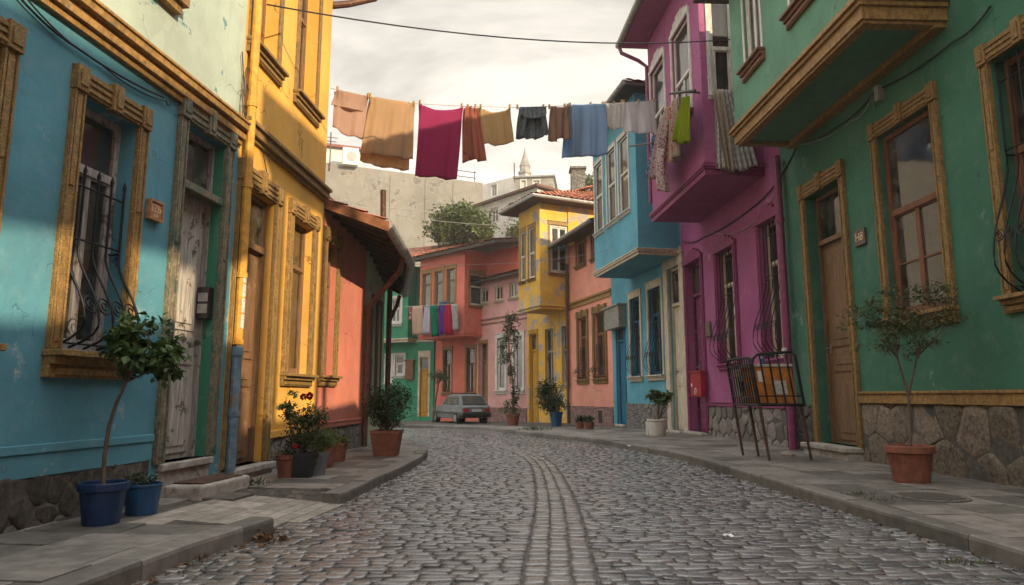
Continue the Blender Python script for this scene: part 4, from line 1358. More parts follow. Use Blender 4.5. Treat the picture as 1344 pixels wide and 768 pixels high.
mb = MB(); mb.fbox(R3, q[0], q[1], q[2] - .05, q[3], 0, .28); mb.fbox(R3, q[0] - .05, q[1] + .05, q[3] - .01, q[3] + .06, -.01, .34); mb.build('door_canopy', M['zinc'], hs, bevel=.01)
for ww in (TA, TB):
    window(hs, R3, ww, M['teal_door'], -.16, .06, .7, 2, M['cream'], .12, 'plain', M['cream'], .14, .97, None, lintel=.2, silh=.09, belly=.24, nb=6, fan=.15)
zb = R3.hit(850, 530)[1]
mb = MB(); mb.fbox(R3, DC[1] + .35, DT[0] - .15, BASE, zb, -.02, .05); mb.build('plinth', M['plinth_grey'], hs, bevel=.012)
ffx = R3.off(bn)
T1 = ffx.opn(781, 791, 260, 214, 308); T2 = ffx.opn(797, 808, 245, 197, 290); T3 = ffx.opn(812, 825, 230, 181, 277)
zlo = (T1[2] + T2[2] + T3[2]) / 3; zhi = (T1[3] + T2[3] + T3[3]) / 3
bw = [(a_[0], a_[1], zlo, zhi) for a_ in (T1, T2, T3)]
bw = [w for w in bw if w[1] < bu1 - .02]
sw_ = (bn - .45, bn - .15)
bo, ff, sf = bay(hs, R3, bu0, bu1, bz, zt, bn, bw, [], M['teal'])
for w in bw:
    window(hs, ff, w, M['sash_white'], -.08, .06, .52, 1, M['sash_white'], .08, 'plain', M['sash_white'], .1, None, 'curtain', silh=.06, silo=.1, lintel=.12)
baymould(hs, R3, bu0, bu1, bz, bn, [(-.02, .06, .01), (.06, .12, .05), (.12, .16, .07)], M['cream'])
mb = MB(); mb.fbox(R3, u0, bu0, bz + .1, bz + .25, -.01, .05); mb.build('string_course', M['cream'], hs)
ov = .45
e = [R3.pt(bu0 - ov, zt, bn + ov), R3.pt(bu1 + .15, zt, bn + ov), R3.pt(bu1 + .15, zt, -6), R3.pt(bu0 - ov, zt, -6)]
slabroof(hs, [p + Vector((0, 0, .1)) for p in e], .1, M['wood_dark'], 'eave')
rz = Vector((0, 0, .12)); rg0 = R3.pt(bu0 + 1.6, zt + 1.05, -2); rg1 = R3.pt(bu1 - .5, zt + 1.05, -2)
tile_roof(hs, [(e[0] + rz, e[1] + rz, rg1, rg0), (e[3] + rz, e[0] + rz, rg0, R3.pt(bu0 + 1.6, zt + 1.05, -2.05))], sp_=.26, row=.4)
mb = MB(); mb.tube([e[0] + Vector((-.03, -.05, .04)), e[1] + Vector((-.03, 0, .04))], .07, 8); mb.build('gutter', M['zinc'], hs)

# ------------------------------------------------------------------ salmon house
u0, u1 = .004, uR4
hs = house_root('salmon_house', R4, u0, u1, 'salmon pink house with tiled overhanging eave between teal and yellow houses')
SA = R4.opn(781, 795, 450, 408, 496); SB = R4.opn(760, 771, 455, 417, 498); SA = (SA[0], SA[1], SB[2], SB[3])
SU = R4.opn(757, 768, 332, 318, 348); SU2 = R4.opn(777, 790, 320, 300, 340); SU2 = (SU2[0], SU2[1], SU[2], SU[3])
ov = .85
eb = R4.hit(778, 284, ov); ea = R4.hit(716, 331, ov)
zt = (ea[1] + eb[1]) / 2 + .05
mb = MB(); wall_face(mb, R4, u0, u1, BASE, zt, [SA, SB, SU, SU2], .2); shell(mb, R4, u0, u1, BASE, zt, -6, 0); mb.build('wall', M['salmon'], hs)
plank_back(hs, R4, u0 + .05, u1 - .05, .3, zt, -.8)
for ww in (SA, SB):
    window(hs, R4, ww, M['wood_red'], -.15, .07, .68, 2, M['gold'], .15, 'carved', M['gold'], .17, .5, None, lintel=.26, silh=.10, belly=.28, nb=5, fan=.25)
for ww in (SU, SU2):
    window(hs, R4, ww, M['wood_red'], -.12, .07, 1, 2, M['gold'], .12, 'plain', M['gold'], .12, None, None, lintel=.12, silh=.07)
zc = R4.hit(768, 396)[1]
band(hs, 'string_course', R4, u0, u1 - .02, zc - .12, [(0, .07, .04), (.07, .18, .02), (.18, .27, .07)], M['goldp'])
zb = R4.hit(770, 533)[1]
VT = R4.opn(787, 792, 545, 539, 555)
mb = MB(); mb.fbox(R4, u0, u1, BASE, zb, -.02, .05); mb.build('plinth', M['plinth_pink'], hs, bevel=.012)
mb = MB(); mb.fbox(R4, VT[0], VT[1], VT[2], VT[3], .04, .058); mb.build('vent', M['interior'], hs)
e = [R4.pt(u0 - .3, zt, ov), R4.pt(u1 + .25, zt, ov), R4.pt(u1 + .25, zt + 1.4, -3), R4.pt(u0 - .3, zt + 1.4, -3)]
tile_roof(hs, [tuple(e)], sp_=.26, row=.4)
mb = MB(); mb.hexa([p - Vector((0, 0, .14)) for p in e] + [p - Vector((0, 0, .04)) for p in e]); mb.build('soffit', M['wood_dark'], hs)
mb = MB(); mb.tube([R4.pt(u0 - .3, zt - .06, ov + .06), R4.pt(u1 + .3, zt - .06, ov + .06)], .08, 8); mb.build('gutter', M['zinc'], hs)
pipe(hs, [R4.pt(u1 + .2, zt - .1, ov + .04), R4.pt(u1 + .15, zt - .45, ov - .1), R4.pt(u1 - .05, zt - .75, .12), R4.pt(u1 - .06, -.2, .12)], .06, M['brownpipe'], collars=((2, .2), (2, .6)))

# ------------------------------------------------------------------ yellow house with peeling bay
u0, u1 = .004, uR5
hs = house_root('yellow_house', R5, u0, u1, 'bright yellow house with peeling plaster on its boxed-out corner and red tiled hip roof')
bu0 = .05; S_ = R5.sidefac(bu0)
bn = S_.hit(709, 404)[0]; bz = S_.hit(709, 404)[1]; bu1 = R5.hit(681, 419, bn)[0]
zt = R5.zat(bu0, 262, bn)
D5 = R5.opn(696, 705, 500, 438, 555) + (.2,); A5 = R5.opn(716, 727, 465, 432, 504); B5 = R5.opn(738, 748, 465, 428, 505); A5 = (A5[0], A5[1], B5[2], B5[3])
B5 = (max(B5[0], .12), max(B5[1], .5), B5[2], B5[3])
mb = MB(); wall_face(mb, R5, u0, u1, BASE, zt, [D5, A5, B5], .2); shell(mb, R5, u0, u1, BASE, zt, -6, 0); mb.build('wall', M['lemon'], hs)
plank_back(hs, R5, u0 + .05, u1 - .05, .3, bz, -.8)
door(hs, R5, D5[:4], M['yel_door'], -.12, .8, M['yel_door'], M['yel_door'], .12, 'plain', 1, .15, handle=False)
for ww in (A5, B5):
    window(hs, R5, ww, M['sash_grey'], -.14, .06, .6, 2, M['lemon'], .1, 'plain', M['lemon'], .1, None, None, lintel=.12, silh=.07)
ffx = R5.off(bn); sfx = R5.sidefac(bu0)
Y1 = ffx.opn(683, 689, 340, 310, 371); Y2 = ffx.opn(694, 702, 332, 299, 366); Y1 = (Y1[0], min(Y1[1], bu1 - .1), Y2[2], Y2[3])
YS = sfx.opn(722, 746, 328, 296, 359); YS = (min(YS[0], YS[1]), max(YS[0], YS[1]), YS[2], YS[3])
bo, ff, sf = bay(hs, R5, bu0, bu1, bz, zt, bn, [Y1, Y2], [YS], M['lemon'])
for w in (Y1, Y2):
    window(hs, ff, w, M['sash_white'], -.08, .06, .5, 1, M['goldp'], .08, 'plain', M['goldp'], .1, None, 'curtain', silh=.06, lintel=.15)
window(hs, sf, YS, M['sash_white'], -.08, .08, 1, 2, M['goldp'], .1, 'plain', M['goldp'], .12, None, None, silh=.07, lintel=.15, glass='glass_dusty')
baymould(hs, R5, bu0, bu1, bz, bn, [(-.04, .08, .02), (.08, .16, .08)], M['lemon'])
ov = .6
c0 = R5.pt(bu0 - ov, zt, bn + ov); c1 = R5.pt(bu1 + ov, zt, bn + ov); c2 = R5.pt(bu0 - ov, zt, -7); ap0 = R5.pt(bu0 + 2.2, zt + 1.45, -2.2); ap1 = R5.pt(bu1 - .6, zt + 1.45, -2.2); ap2 = R5.pt(bu0 + 2.2, zt + 1.45, -5)
slabroof(hs, [c2, R5.pt(bu1 + ov, zt, -7), c1, c0], .14, M['wood_dark'], 'eave')
up_ = Vector((0, 0, .04))
tile_roof(hs, [(c0 + up_, c1 + up_, ap1, ap0), (c2 + up_, c0 + up_, ap0, ap2)], sp_=.27, row=.38, amp=.05)
mb = MB(); mb.tube([c1 + Vector((-.03, -.06, -.05)), c0 + Vector((-.03, -.06, -.05)), c2 + Vector((0, -.07, -.05))], .08, 8); mb.build('gutter', M['zinc'], hs)
ch = at(758, 238, 33)
mb = MB(); k_ = 33 / 900
mb.box(ch.x - 9 * k_, ch.x + 9 * k_, 32.6, 33.3, ch.z - .9, ch.z + 14 * k_); mb.box(ch.x - 11 * k_, ch.x + 11 * k_, 32.52, 33.38, ch.z + 14 * k_, ch.z + 17 * k_)
mb.build('chimney', M['plinth_grey'], hs)

# ------------------------------------------------------------------ dusty pink house
u0, u1 = .004, uR6
hs = house_root('dusty_pink_house', R6, u0, u1, 'dusty pink house with white double window and low tiled eave')
ws_ = [R6.opn(669, 680, 378, 367, 390), R6.opn(650, 660, 384, 375, 395), R6.opn(631, 641, 390, 381, 399)]
zl = sum(w[2] for w in ws_) / 3; zh = sum(w[3] for w in ws_) / 3; ws_ = [(w[0], w[1], zl, zh) for w in ws_]
WL = R6.opn(653, 663, 478, 441, 512); WR = R6.opn(675, 686, 478, 441, 512); WL = (WL[0], WL[1], WR[2], WR[3])
D6 = R6.opn(629, 639, 500, 451, 553) + (.3,); D6 = (D6[0], min(D6[1], u1 - .1)) + D6[2:]
ov = .45
zt = (R6.hit(679, 353, ov)[1] + R6.hit(602, 375, ov)[1]) / 2
mb = MB(); wall_face(mb, R6, u0, u1, BASE, zt, ws_ + [WL, WR, D6], .2); shell(mb, R6, u0, u1, BASE, zt, -5, 0); mb.build('wall', M['mauve'], hs)
plank_back(hs, R6, u0 + .05, u1 - .05, .3, zt, -.8)
for w in ws_:
    window(hs, R6, w, M['cream'], -.1, .06, 1, 2, M['mauve'], .08, 'plain', M['cream'], .1, None, 'curtain', silh=.06)
for w in (WL, WR):
    window(hs, R6, w, M['sash_white'], -.1, .07, 1, 1, M['sash_white'], .16, 'plain', M['sash_white'], .18, None, 'curtain', silh=.1, lintel=.2)
door(hs, R6, D6[:4], M['wood'], -.25, .76, M['wood'], M['goldp'], .09, 'plain', 1, .15, handle=False)
zc = R6.hit(655, 421)[1]
band(hs, 'string_course', R6, u0, u1 - .02, zc - .1, [(0, .06, .04), (.22, .3, .05)], M['plinth_pink'])
zb = R6.hit(660, 535)[1]
mb = MB(); mb.fbox(R6, u0, D6[0] - .15, BASE, zb, -.02, .04); mb.build('plinth', M['plinth_pink'], hs, bevel=.012)
e = [R6.pt(u0 - .1, zt, ov), R6.pt(u1 + .75, zt, ov), R6.pt(u1 + .75, zt + .8, -2), R6.pt(u0 - .1, zt + .8, -2)]
tile_roof(hs, [tuple(e)], sp_=.26, row=.4)
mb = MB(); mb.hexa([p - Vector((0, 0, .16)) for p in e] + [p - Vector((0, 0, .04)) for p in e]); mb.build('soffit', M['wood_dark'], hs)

# ------------------------------------------------------------------ coral red house
u0, u1 = -3.0, uR7
hs = house_root('coral_red_house', R7, u0, u1, 'coral red house with upper storey jutting out over a parked car')
bu0 = R7.hit(638, 420)[0]; S_ = R7.sidefac(bu0); bn = min(S_.hit(602, 440)[0], 1.5); bz = R7.zat(bu0, 440, bn); bu1 = R7.hit(550, 440, bn)[0]
zt = (R7.zat(bu0, 322, bn) + R7.zat(bu1, 343, bn)) / 2
c1_ = R7.opn(582, 592, 488, 460, 515); c2_ = R7.opn(612, 623, 488, 457, 515); c1_ = (c1_[0], c1_[1], c2_[2], c2_[3])
mb = MB(); wall_face(mb, R7, u0, u1, BASE, zt, [c1_, c2_], .2); shell(mb, R7, u0, u1, BASE, zt, -6, 0); mb.build('wall', M['coral'], hs)
plank_back(hs, R7, u0 + .05, u1 - .05, .3, zt, -.8)
for w in (c1_, c2_):
    window(hs, R7, w, M['wood_red'], -.14, .06, .65, 2, M['goldp'], .12, 'plain', M['goldp'], .14, .97, None, silh=.09, belly=0, nb=5, lintel=.15)
ffx = R7.off(bn); sfx = R7.sidefac(bu0)
cs_ = [ffx.opn(587, 597, 375, 351, 400), ffx.opn(571, 581, 380, 356, 405), ffx.opn(555, 565, 385, 361, 408)]
zl = sum(w[2] for w in cs_) / 3; zh = sum(w[3] for w in cs_) / 3; cs_ = [(w[0], w[1], zl, zh) for w in cs_]
CS = sfx.opn(617, 634, 375, 350, 401); CS = (min(CS[0], CS[1]), max(CS[0], CS[1]), zl, zh - .3)
bo, ff, sf = bay(hs, R7, bu0, bu1, bz, zt, bn, cs_, [CS], M['coral'])
for w in cs_:
    window(hs, ff, w, M['wood'], -.1, .07, .7, 1, M['goldp'], .12, 'plain', M['goldp'], .13, None, 'curtain', silh=.07, lintel=.18)
window(hs, sf, CS, M['sash_white'], -.1, .07, .6, 1, M['goldp'], .12, 'plain', M['goldp'], .13, None, None, silh=.07, lintel=.18)
baymould(hs, R7, bu0, bu1, bz, bn, [(-.03, .1, .02), (.1, .16, .06)], M['coral'])
ov = .45
c0 = R7.pt(u0, zt, bn + ov); c1 = R7.pt(bu1 + ov, zt, bn + ov)
e = [c0, c1, R7.pt(bu1 + ov, zt + 1.0, -3), R7.pt(u0, zt + 1.0, -3)]
tile_roof(hs, [tuple(e)], sp_=.26, row=.4)
mb = MB(); mb.hexa([p - Vector((0, 0, .2)) for p in e] + [p - Vector((0, 0, .04)) for p in e]); mb.build('soffit', M['wood_dark'], hs)

# ------------------------------------------------------------------ emerald house at the far bend
u0, u1 = .004, uG8
hs = house_root('emerald_house', G8, u0, u1, 'emerald green house with mustard door at the far bend')
DE = G8.opn(551, 562, 510, 469, 547) + (.15,)
e1 = G8.opn(519, 530, 480, 467, 493); e2 = G8.opn(507, 514, 485, 468, 503)
e3 = G8.opn(513, 526, 410, 392, 425); e4 = G8.opn(543, 549, 400, 378, 418)
zt = G8.hit(530, 352)[1]
zbm = G8.hit(530, 449)[1]
mb = MB(); wall_face(mb, G8, u0, u1, BASE, zt, [DE, e1, e2], .2); shell(mb, G8, u0, u1, BASE, zt, -6, 0); mb.build('wall', M['leafgreen'], hs)
plank_back(hs, G8, u0 + .05, u1 - .05, .3, zt, -.8)
door(hs, G8, DE[:4], M['yel_door'], -.08, .78, M['yel_door'], M['cream'], .12, 'plain', 1, .3, handle=False)
for w in (e1, e2):
    window(hs, G8, w, M['sash_white'], -.1, .08, .6, 1, M['sash_white'], .12, 'plain', M['sash_white'], .12, None, 'curtain', silh=.08)
bn = .8; ffx = G8.off(bn); e3 = ffx.opn(513, 526, 410, 392, 425)
sx = G8.hit(546, 420)[0]
bo, ff, sf = bay(hs, G8, max(sx, .3), u1, zbm, zt, bn, [e3], [], M['leafgreen'])
window(hs, ff, e3, M['sash_white'], -.1, .09, .6, 2, M['sash_white'], .12, 'plain', M['sash_white'], .12, None, 'curtain', silh=.08)
baymould(hs, G8, max(sx, .3), u1, zbm, bn, [(-.08, .06, .04), (.06, .14, .1)], M['cream'])
band(hs, 'string_course', G8, u0, sx, zbm - .05, [(0, .14, .06)], M['cream'])
e = [G8.pt(u0 - .6, zt, 1.3), G8.pt(u1, zt, 1.3), G8.pt(u1, zt + 1.9, -3), G8.pt(u0 - .6, zt + 1.9, -3)]
tile_roof(hs, [tuple(e)], sp_=.3, row=.4)
q = G8.opn(533, 544, 487, 474, 499)
mb = MB(); mb.fbox(G8, q[0], q[1], q[2], q[3], 0, .12); mb.fbox(G8, q[0] - .08, q[1] + .08, q[3] - .01, q[3] + .08, 0, .16)
tag(mb.build('shop_sign', M['wood_red'], None, bevel=.02), 'dark red wooden sign board on the emerald wall beside the mustard door', 'sign')

# ------------------------------------------------------------------ unseen houses beside and behind the camera, added to shape the light
hs = thing('sun_gap_house', R1.pt(-6, 0, -3), 'unseen low house beside the viewer, added to let sun reach the yellow house', 'house', 'painted houses along the street')  # unseen; kept low so sun passes over it to the yellow wall
yB0, yB1 = -1.2, 4.9
ub0, ub1 = (yB0 - R1.P.y), -2.32
mb = MB(); wall_face(mb, R1, ub0, ub1, BASE, 5.35, []); shell(mb, R1, ub0, ub1, BASE, 5.35, -6, 0); mb.build('wall', M['salmon'], hs)
slabroof(hs, [R1.pt(ub0, 5.45, -6), R1.pt(ub1, 5.45, -6), R1.pt(ub1, 5.45, .2), R1.pt(ub0, 5.45, .2)], .1, M['wood_dark'], 'roof')
mb = MB()
for uu in (ub0 + 1.1, ub0 + 3.3):
    mb.fbox(R1, uu, uu + .1, 5.45, 9.02, -.3, -.2); mb.fbox(R1, uu, uu + .1, 5.45, 9.02, -.7, -.6)
mb.build('post', M['wood_dark'], hs)
slabroof(hs, [R1.pt(ub0 + .9, 9.8, -.7), R1.pt(ub0 + 3.6, 9.8, -.7), R1.pt(ub0 + 3.6, 9.8, 0), R1.pt(ub0 + .9, 9.8, 0)], .8, M['wood_dark'], 'shadow_band_block')  # invented block on posts, throws the shadow band on the yellow wall
hs = thing('sun_slot_house', R1.pt(-14, 0, -3), 'unseen tall house on the right behind the viewer, added as sun blocker with an open light slot', 'house', 'painted houses along the street')  # unseen blocker: shades the blue wall, open slot lets a sun streak through
ua0 = -24.0; ua1 = ub0 - .01
mb = MB(); wall_face(mb, R1, ua0, ua1, BASE, 6.75, []); shell(mb, R1, ua0, ua1, BASE, 6.75, -1.0, 0); mb.build('wall', M['mauve'], hs)
mb = MB()
for uu in [ua1 - .35 - 1.9 * k for k in range(8)]: mb.fbox(R1, uu, uu + .3, 6.75, 8.1, -.3, 0)
mb.build('post', M['wood_dark'], hs)
slabroof(hs, [R1.pt(ua0, 8.95, -1.0), R1.pt(ua1, 8.95, -1.0), R1.pt(ua1, 8.95, .1), R1.pt(ua0, 8.95, .1)], .95, M['wood_dark'], 'roof')
hs = thing('shade_house_left', L1.pt(-10, 0, -3), 'unseen tall plain house on the left behind the viewer, added to dim the street', 'house', 'painted houses along the street')  # unseen, added to darken the near end of the street
mb = MB(); wall_face(mb, L1, -20, -3.22, BASE, 8.4, []); shell(mb, L1, -20, -3.22, BASE, 8.4, -6, 0); mb.build('wall', M['offwhite'], hs)

hs = thing('shade_house_rear', (0, -16, 0), 'unseen tall house closing the street behind the viewer, added to block the rear sky', 'house', 'painted houses along the street')  # unseen, added to cut the low sky light from behind
mb = MB(); mb.box(-6, 7, -20, -15, BASE, 9.5); mb.build('wall', M['mauve'], hs)
# ------------------------------------------------------------------ distance: concrete block, hillside houses, spire, tree
YC = 48.0
Ca, Cb = at(425, 212, YC), at(634, 240, YC + 4)
CF = Fac((Ca.x, Ca.y), d=((Cb - Ca).x, (Cb - Ca).y), side=1)
wC = (Vector((Cb.x, Cb.y)) - Vector((Ca.x, Ca.y))).length
hs = thing('concrete_building', CF.pt(wC / 2, 0, -4), 'large stained bare concrete building rising behind the red house', 'building')
zl, zr = Ca.z, Cb.z
mb = MB(); P_ = CF.pt
mb.hexa([P_(-14, -1, -10), P_(wC, -1, -10), P_(wC, -1, 0), P_(-14, -1, 0), P_(-14, zl + .3, -10), P_(wC, zr, -10), P_(wC, zr, 0), P_(-14, zl + .3, 0)])
mb.build('wall', M['concrete'], hs, bevel=.05)
for k_, u in enumerate((wC * .40, wC * .62, wC * .8)):
    mb = MB(); mb.fbox(CF, u, u + .5, 2, zr - .2, -.02, .05); mb.build('pier', M['concrete'], hs)
mb = MB()
for z in (zr + .5, zr + .95):
    mb.tube([P_(wC * .68, z, -.3), P_(wC * .96, z - .1, -.3)], .035, 5)
for q in (.7, .82, .95): mb.tube([P_(wC * q, zr - .1, -.3), P_(wC * q, zr + 1.0, -.3)], .035, 5)
mb.build('railing', M['rust'], hs)
mb = MB(); mb.fbox(CF, -10, wC * .24, zl + .2, zl + 1.55, -8, -1.2); mb.build('penthouse', M['offwhite'], hs)
mb = MB(); mb.fbox(CF, -10, wC * .26, zl + 1.56, zl + 1.75, -8.4, -.9); mb.build('penthouse_roof', M['terracotta'], hs)
ac = at(458, 206, YC)
u_ = (Vector((ac.x, ac.y)) - Vector((CF.P.x, CF.P.y))).length
mb = MB(); mb.fbox(CF, u_ - .55, u_ + .6, ac.z - .55, ac.z + .75, .02, .55)
a_ = tag(mb.build('air_conditioner', M['white'], None, bevel=.05), 'white air conditioner unit at the top edge of the concrete building', 'air conditioner')
mb = MB(); mb.disc(CF.pt(u_ + .1, ac.z + .1, .56), CF.n, .38, .04); mb.build('fan_grille', M['grey'], a_)
mb = MB(); mb.tube([CF.pt(u_ - 1.4, ac.z - 1, .1), CF.pt(u_ - 1.4, ac.z + 1.9, .1)], .05, 6); mb.tube([CF.pt(u_ - 1.9, ac.z + 1.5, .1), CF.pt(u_ - .9, ac.z + 1.5, .1)], .03, 5); mb.tube([CF.pt(u_ - 1.8, ac.z + 1.2, .1), CF.pt(u_ - 1.0, ac.z + 1.2, .1)], .03, 5)
tag(mb.build('antenna', M['rust'], None), 'rusty aerial mast beside the air conditioner on the concrete building', 'antenna')


def block(name, pa, pb, Y0, Y1, depth, mat, label, roofm=None, over=.0, wins=(), zdrop=14):
    A_, B_ = at(*pa, Y0), at(*pb, Y1)
    fc = Fac((A_.x, A_.y), d=((B_ - A_).x, (B_ - A_).y), side=1); w = (Vector((B_.x, B_.y)) - Vector((A_.x, A_.y))).length
    r_ = thing(name, fc.pt(w / 2, 0, -depth / 2), label, 'house')
    mb = MB(); P_ = fc.pt; z0 = min(A_.z, B_.z) - zdrop
    holes = [fc.opn(*wn) for wn in wins]
    zt = (A_.z + B_.z) / 2
    wall_face(mb, fc, 0, w, z0, min(A_.z, B_.z), holes, .25)
    mb.face(P_(0, min(A_.z, B_.z)), P_(w, min(A_.z, B_.z)), P_(w, B_.z), P_(0, A_.z))
    shell(mb, fc, 0, w, z0, min(A_.z, B_.z), -depth, 0)
    mb.face(P_(0, A_.z, -depth), P_(w, B_.z, -depth), P_(w, B_.z, 0), P_(0, A_.z, 0))
    mb.build('wall', mat, r_)
    for h_ in holes:
        window(r_, fc, h_, M['sash_white'], -.15, .1, 1, 2, M['sash_white'], .12, 'plain', None, .1, None, None, lintel=.12)
    if roofm:
        mb = MB(); t_ = .16
        q = [P_(-over, A_.z, -depth - over), P_(w + over, B_.z, -depth - over), P_(w + over, B_.z, over), P_(-over, A_.z, over)]
        mb.hexa(q + [p + Vector((0, 0, t_)) for p in q]); mb.build('roof', roofm, r_)
    return r_


block('white_house', (618, 275), (705, 246), 52, 46.5, 8, M['offwhite'], 'white hillside house with brown eave between the tree and the yellow house', M['brownpipe'], .35,
      [(629, 634, 288, 279, 297), (644, 654, 283, 273, 293), (667, 674, 278, 266, 290)])
block('pale_apartment', (632, 243), (690, 228), 75, 71, 8, M['offwhite'], 'pale flat roofed apartment block below the stone spire', None, 0, [(645, 652, 250, 243, 258)])
block('grey_apartment', (676, 234), (726, 232), 67, 66.5, 8, M['lichen'], 'pale grey apartment block with dark windows right of the stone spire', M['zinc'], .2, [(684, 690, 243, 237, 249), (700, 708, 243, 237, 249)])
sp_ = at(689, 232, 80); k_ = 80 / F * 1.12
r_ = thing('church_tower', (sp_.x, 80, sp_.z - 6), 'small pointed stone spire on the skyline below the grey blouse', 'tower')
mb = MB(); mb.lathe((sp_.x, 80, sp_.z), [(7 * k_, -60 * k_), (7 * k_, 3 * k_), (8 * k_, 3 * k_), (8 * k_, 6 * k_), (6.2 * k_, 6 * k_), (6.2 * k_, 12 * k_), (7 * k_, 13 * k_)], 8); mb.build('shaft', M['lichen'], r_)
mb = MB(); mb.lathe((sp_.x, 80, sp_.z), [(6.8 * k_, 13 * k_), (3.6 * k_, 22 * k_), (1.2 * k_, 32 * k_), (.4 * k_, 37 * k_)], 8); mb.build('spire', M['lichen'], r_)
mb = MB(); q = at(675, 236, 62); mb.tube([q, at(675, 214, 62)], .06, 6); tag(mb.build('mast', M['rust'], None), 'thin upright mast on the roof left of the spire', 'mast')


def foliage(mb, blobs, n, size, rg_, asp=.55, fold=.25, shell_=.45, clump=.35):
    """leaf faces in clumps spread through a few ellipsoids"""
    tot = sum(b[1][0] * b[1][1] * b[1][2] for b in blobs)
    for c_, rad in blobs:
        c_ = Vector(c_); m_ = max(3, int(1.55 * n * rad[0] * rad[1] * rad[2] / tot))
        nc = max(4, m_ // 22)
        cl = []
        for _ in range(nc):
            d = Vector((rg_.gauss(0, 1), rg_.gauss(0, 1), rg_.gauss(0, 1))).normalized(); f_ = (shell_ + (1 - shell_) * rg_.random()) * rg_.uniform(.75, 1.08)
            cl.append((c_ + Vector((d.x * rad[0], d.y * rad[1], d.z * rad[2])) * f_, rg_.random()))
        for _ in range(m_):
            cc_, tone = rg_.choice(cl)
            p = cc_ + Vector((rg_.gauss(0, rad[0]), rg_.gauss(0, rad[1]), rg_.gauss(0, rad[2]))) * clump * .5
            leaf(mb, p, size * rg_.uniform(.5, 1.15), rg_, asp, fold, min(max(tone * .6 + rg_.random() * .4, 0), 1))


def leaf(mb, p, L, rg_, asp=.55, fold=.25, tone=.5, d=None):
    d = d or Vector((rg_.gauss(0, 1), rg_.gauss(0, 1), rg_.gauss(0, .7) - .25)).normalized()
    sd = d.cross(Vector((rg_.gauss(0, .5), rg_.gauss(0, .5), 1))); sd = sd.normalized() if sd.length > 1e-3 else d.orthogonal().normalized()
    upv = sd.cross(d)
    mb.cur = tone; w = L * asp * .5
    a_, m1, m2, tip = p, p + d * L * .45 + sd * w + upv * w * fold, p + d * L * .45 - sd * w + upv * w * fold, p + d * L - upv * L * .1
    mb.face(a_, m1, tip); mb.face(a_, tip, m2)


def branches(mb, p0, ends, r0, rg_, bend=.12):
    for e in ends:
        e = Vector(e); m_ = p0.lerp(e, .5) + Vector((rg_.gauss(0, bend), rg_.gauss(0, bend), .06)) * (e - p0).length
        mb.tube([p0, m_, e], [r0, r0 * .6, r0 * .2], 5)


rg_ = random.Random(21)
tr = at(604, 294, 40); k_ = 40 / F
r_ = thing('broadleaf_tree', (tr.x, 40, -.3), 'rounded green tree growing in front of the concrete building', 'tree')
mb = MB(); mb.tube([(tr.x, 40, -.4), (tr.x + .1, 40, 4), (tr.x, 40, tr.z - .5)], [.3, .25, .15], 8)
branches(mb, Vector((tr.x, 40, tr.z - 1.5)), [(tr.x + rg_.uniform(-1.6, 1.6), 40 + rg_.uniform(-1, 1), tr.z + rg_.uniform(-.3, 1)) for _ in range(8)], .1, rg_)
mb.build('trunk', M['bark'], r_, smooth=True)
mb = MB()
foliage(mb, [((tr.x, 40, tr.z), (41 * k_, 1.7, 24 * k_)), ((tr.x - 14 * k_, 40, tr.z - 8 * k_), (30 * k_, 1.5, 20 * k_)), ((tr.x + 18 * k_, 40, tr.z - 10 * k_), (28 * k_, 1.5, 20 * k_)), ((tr.x + 3 * k_, 39.6, tr.z + 8 * k_), (24 * k_, 1.2, 17 * k_))], 9000, .24, rg_, .6)
mb.build('crown', M['leaf_pale'], r_, fix=False)
for (px, py, Y_, rx, rz, lab) in ((770, 244, 46, 1.1, .9, 'small green treetop behind the yellow house chimney'), (690, 305, 39, 1.2, .9, 'low bush beside the white hillside house')):
    p = at(px, py, Y_)
    r_ = thing('broadleaf_tree', (p.x, Y_, -.3), lab, 'tree')
    mb = MB(); mb.tube([(p.x, Y_, -.4), (p.x, Y_, p.z)], [.2, .08], 7); mb.build('trunk', M['bark'], r_)
    mb = MB(); foliage(mb, [(p, (rx, 1, rz))], 900, .22, rg_, .6); mb.build('crown', M['leaf_pale'], r_, fix=False)

# ------------------------------------------------------------------ potted plants
def pot_at(px, py, wpx, hpx, mat, label, style='round', zb=.12, name='potted_plant', group='potted plants along the house walls', lean=0):
    b = gp(px, py, zb); k_ = b.y / F
    rt, h_ = wpx * k_ / 2, hpx * k_
    r_ = thing(name, b, label, 'potted plant', group)
    mb = MB()
    if style == 'round':
        mb.lathe(b, [(rt * .70, 0), (rt * .72, .01), (rt * .90, h_ * .78), (rt * .91, h_ * .79), (rt, h_ * .81), (rt, h_ * .98), (rt * .98, h_), (rt * .9, h_), (rt * .88, h_ * .86)], 28)
    elif style == 'plain':
        mb.lathe(b, [(rt * .76, 0), (rt * .78, .006), (rt * .94, h_ * .90), (rt, h_ * .91), (rt, h_), (rt * .94, h_), (rt * .92, h_ * .88)], 28)
    else:
        for q, (a_, z) in enumerate(()): pass
        def ring(a_, z): return [Vector((b.x + sx * a_ + lean * z, b.y + sy * a_, b.z + z)) for sx, sy in ((-1, -1), (1, -1), (1, 1), (-1, 1))]
        rw = [ring(rt * .76, 0), ring(rt * .96, h_ * .86), ring(rt, h_ * .86), ring(rt, h_), ring(rt * .9, h_), ring(rt * .88, h_ * .85)]
        mb.grid(rw, True); mb.face(*rw[0]); mb.face(*rw[-1])
    mb.build('pot', mat, r_, smooth=False, bevel=.004 if style != 'square' else .008)
    mb = MB(); mb.lathe((b.x + lean * h_, b.y, b.z + h_ * .84), [(rt * .87, -.02), (rt * .87, 0), (rt * .4, .012)], 16); mb.build('soil', M['soil'], r_)
    return r_, b, k_, h_


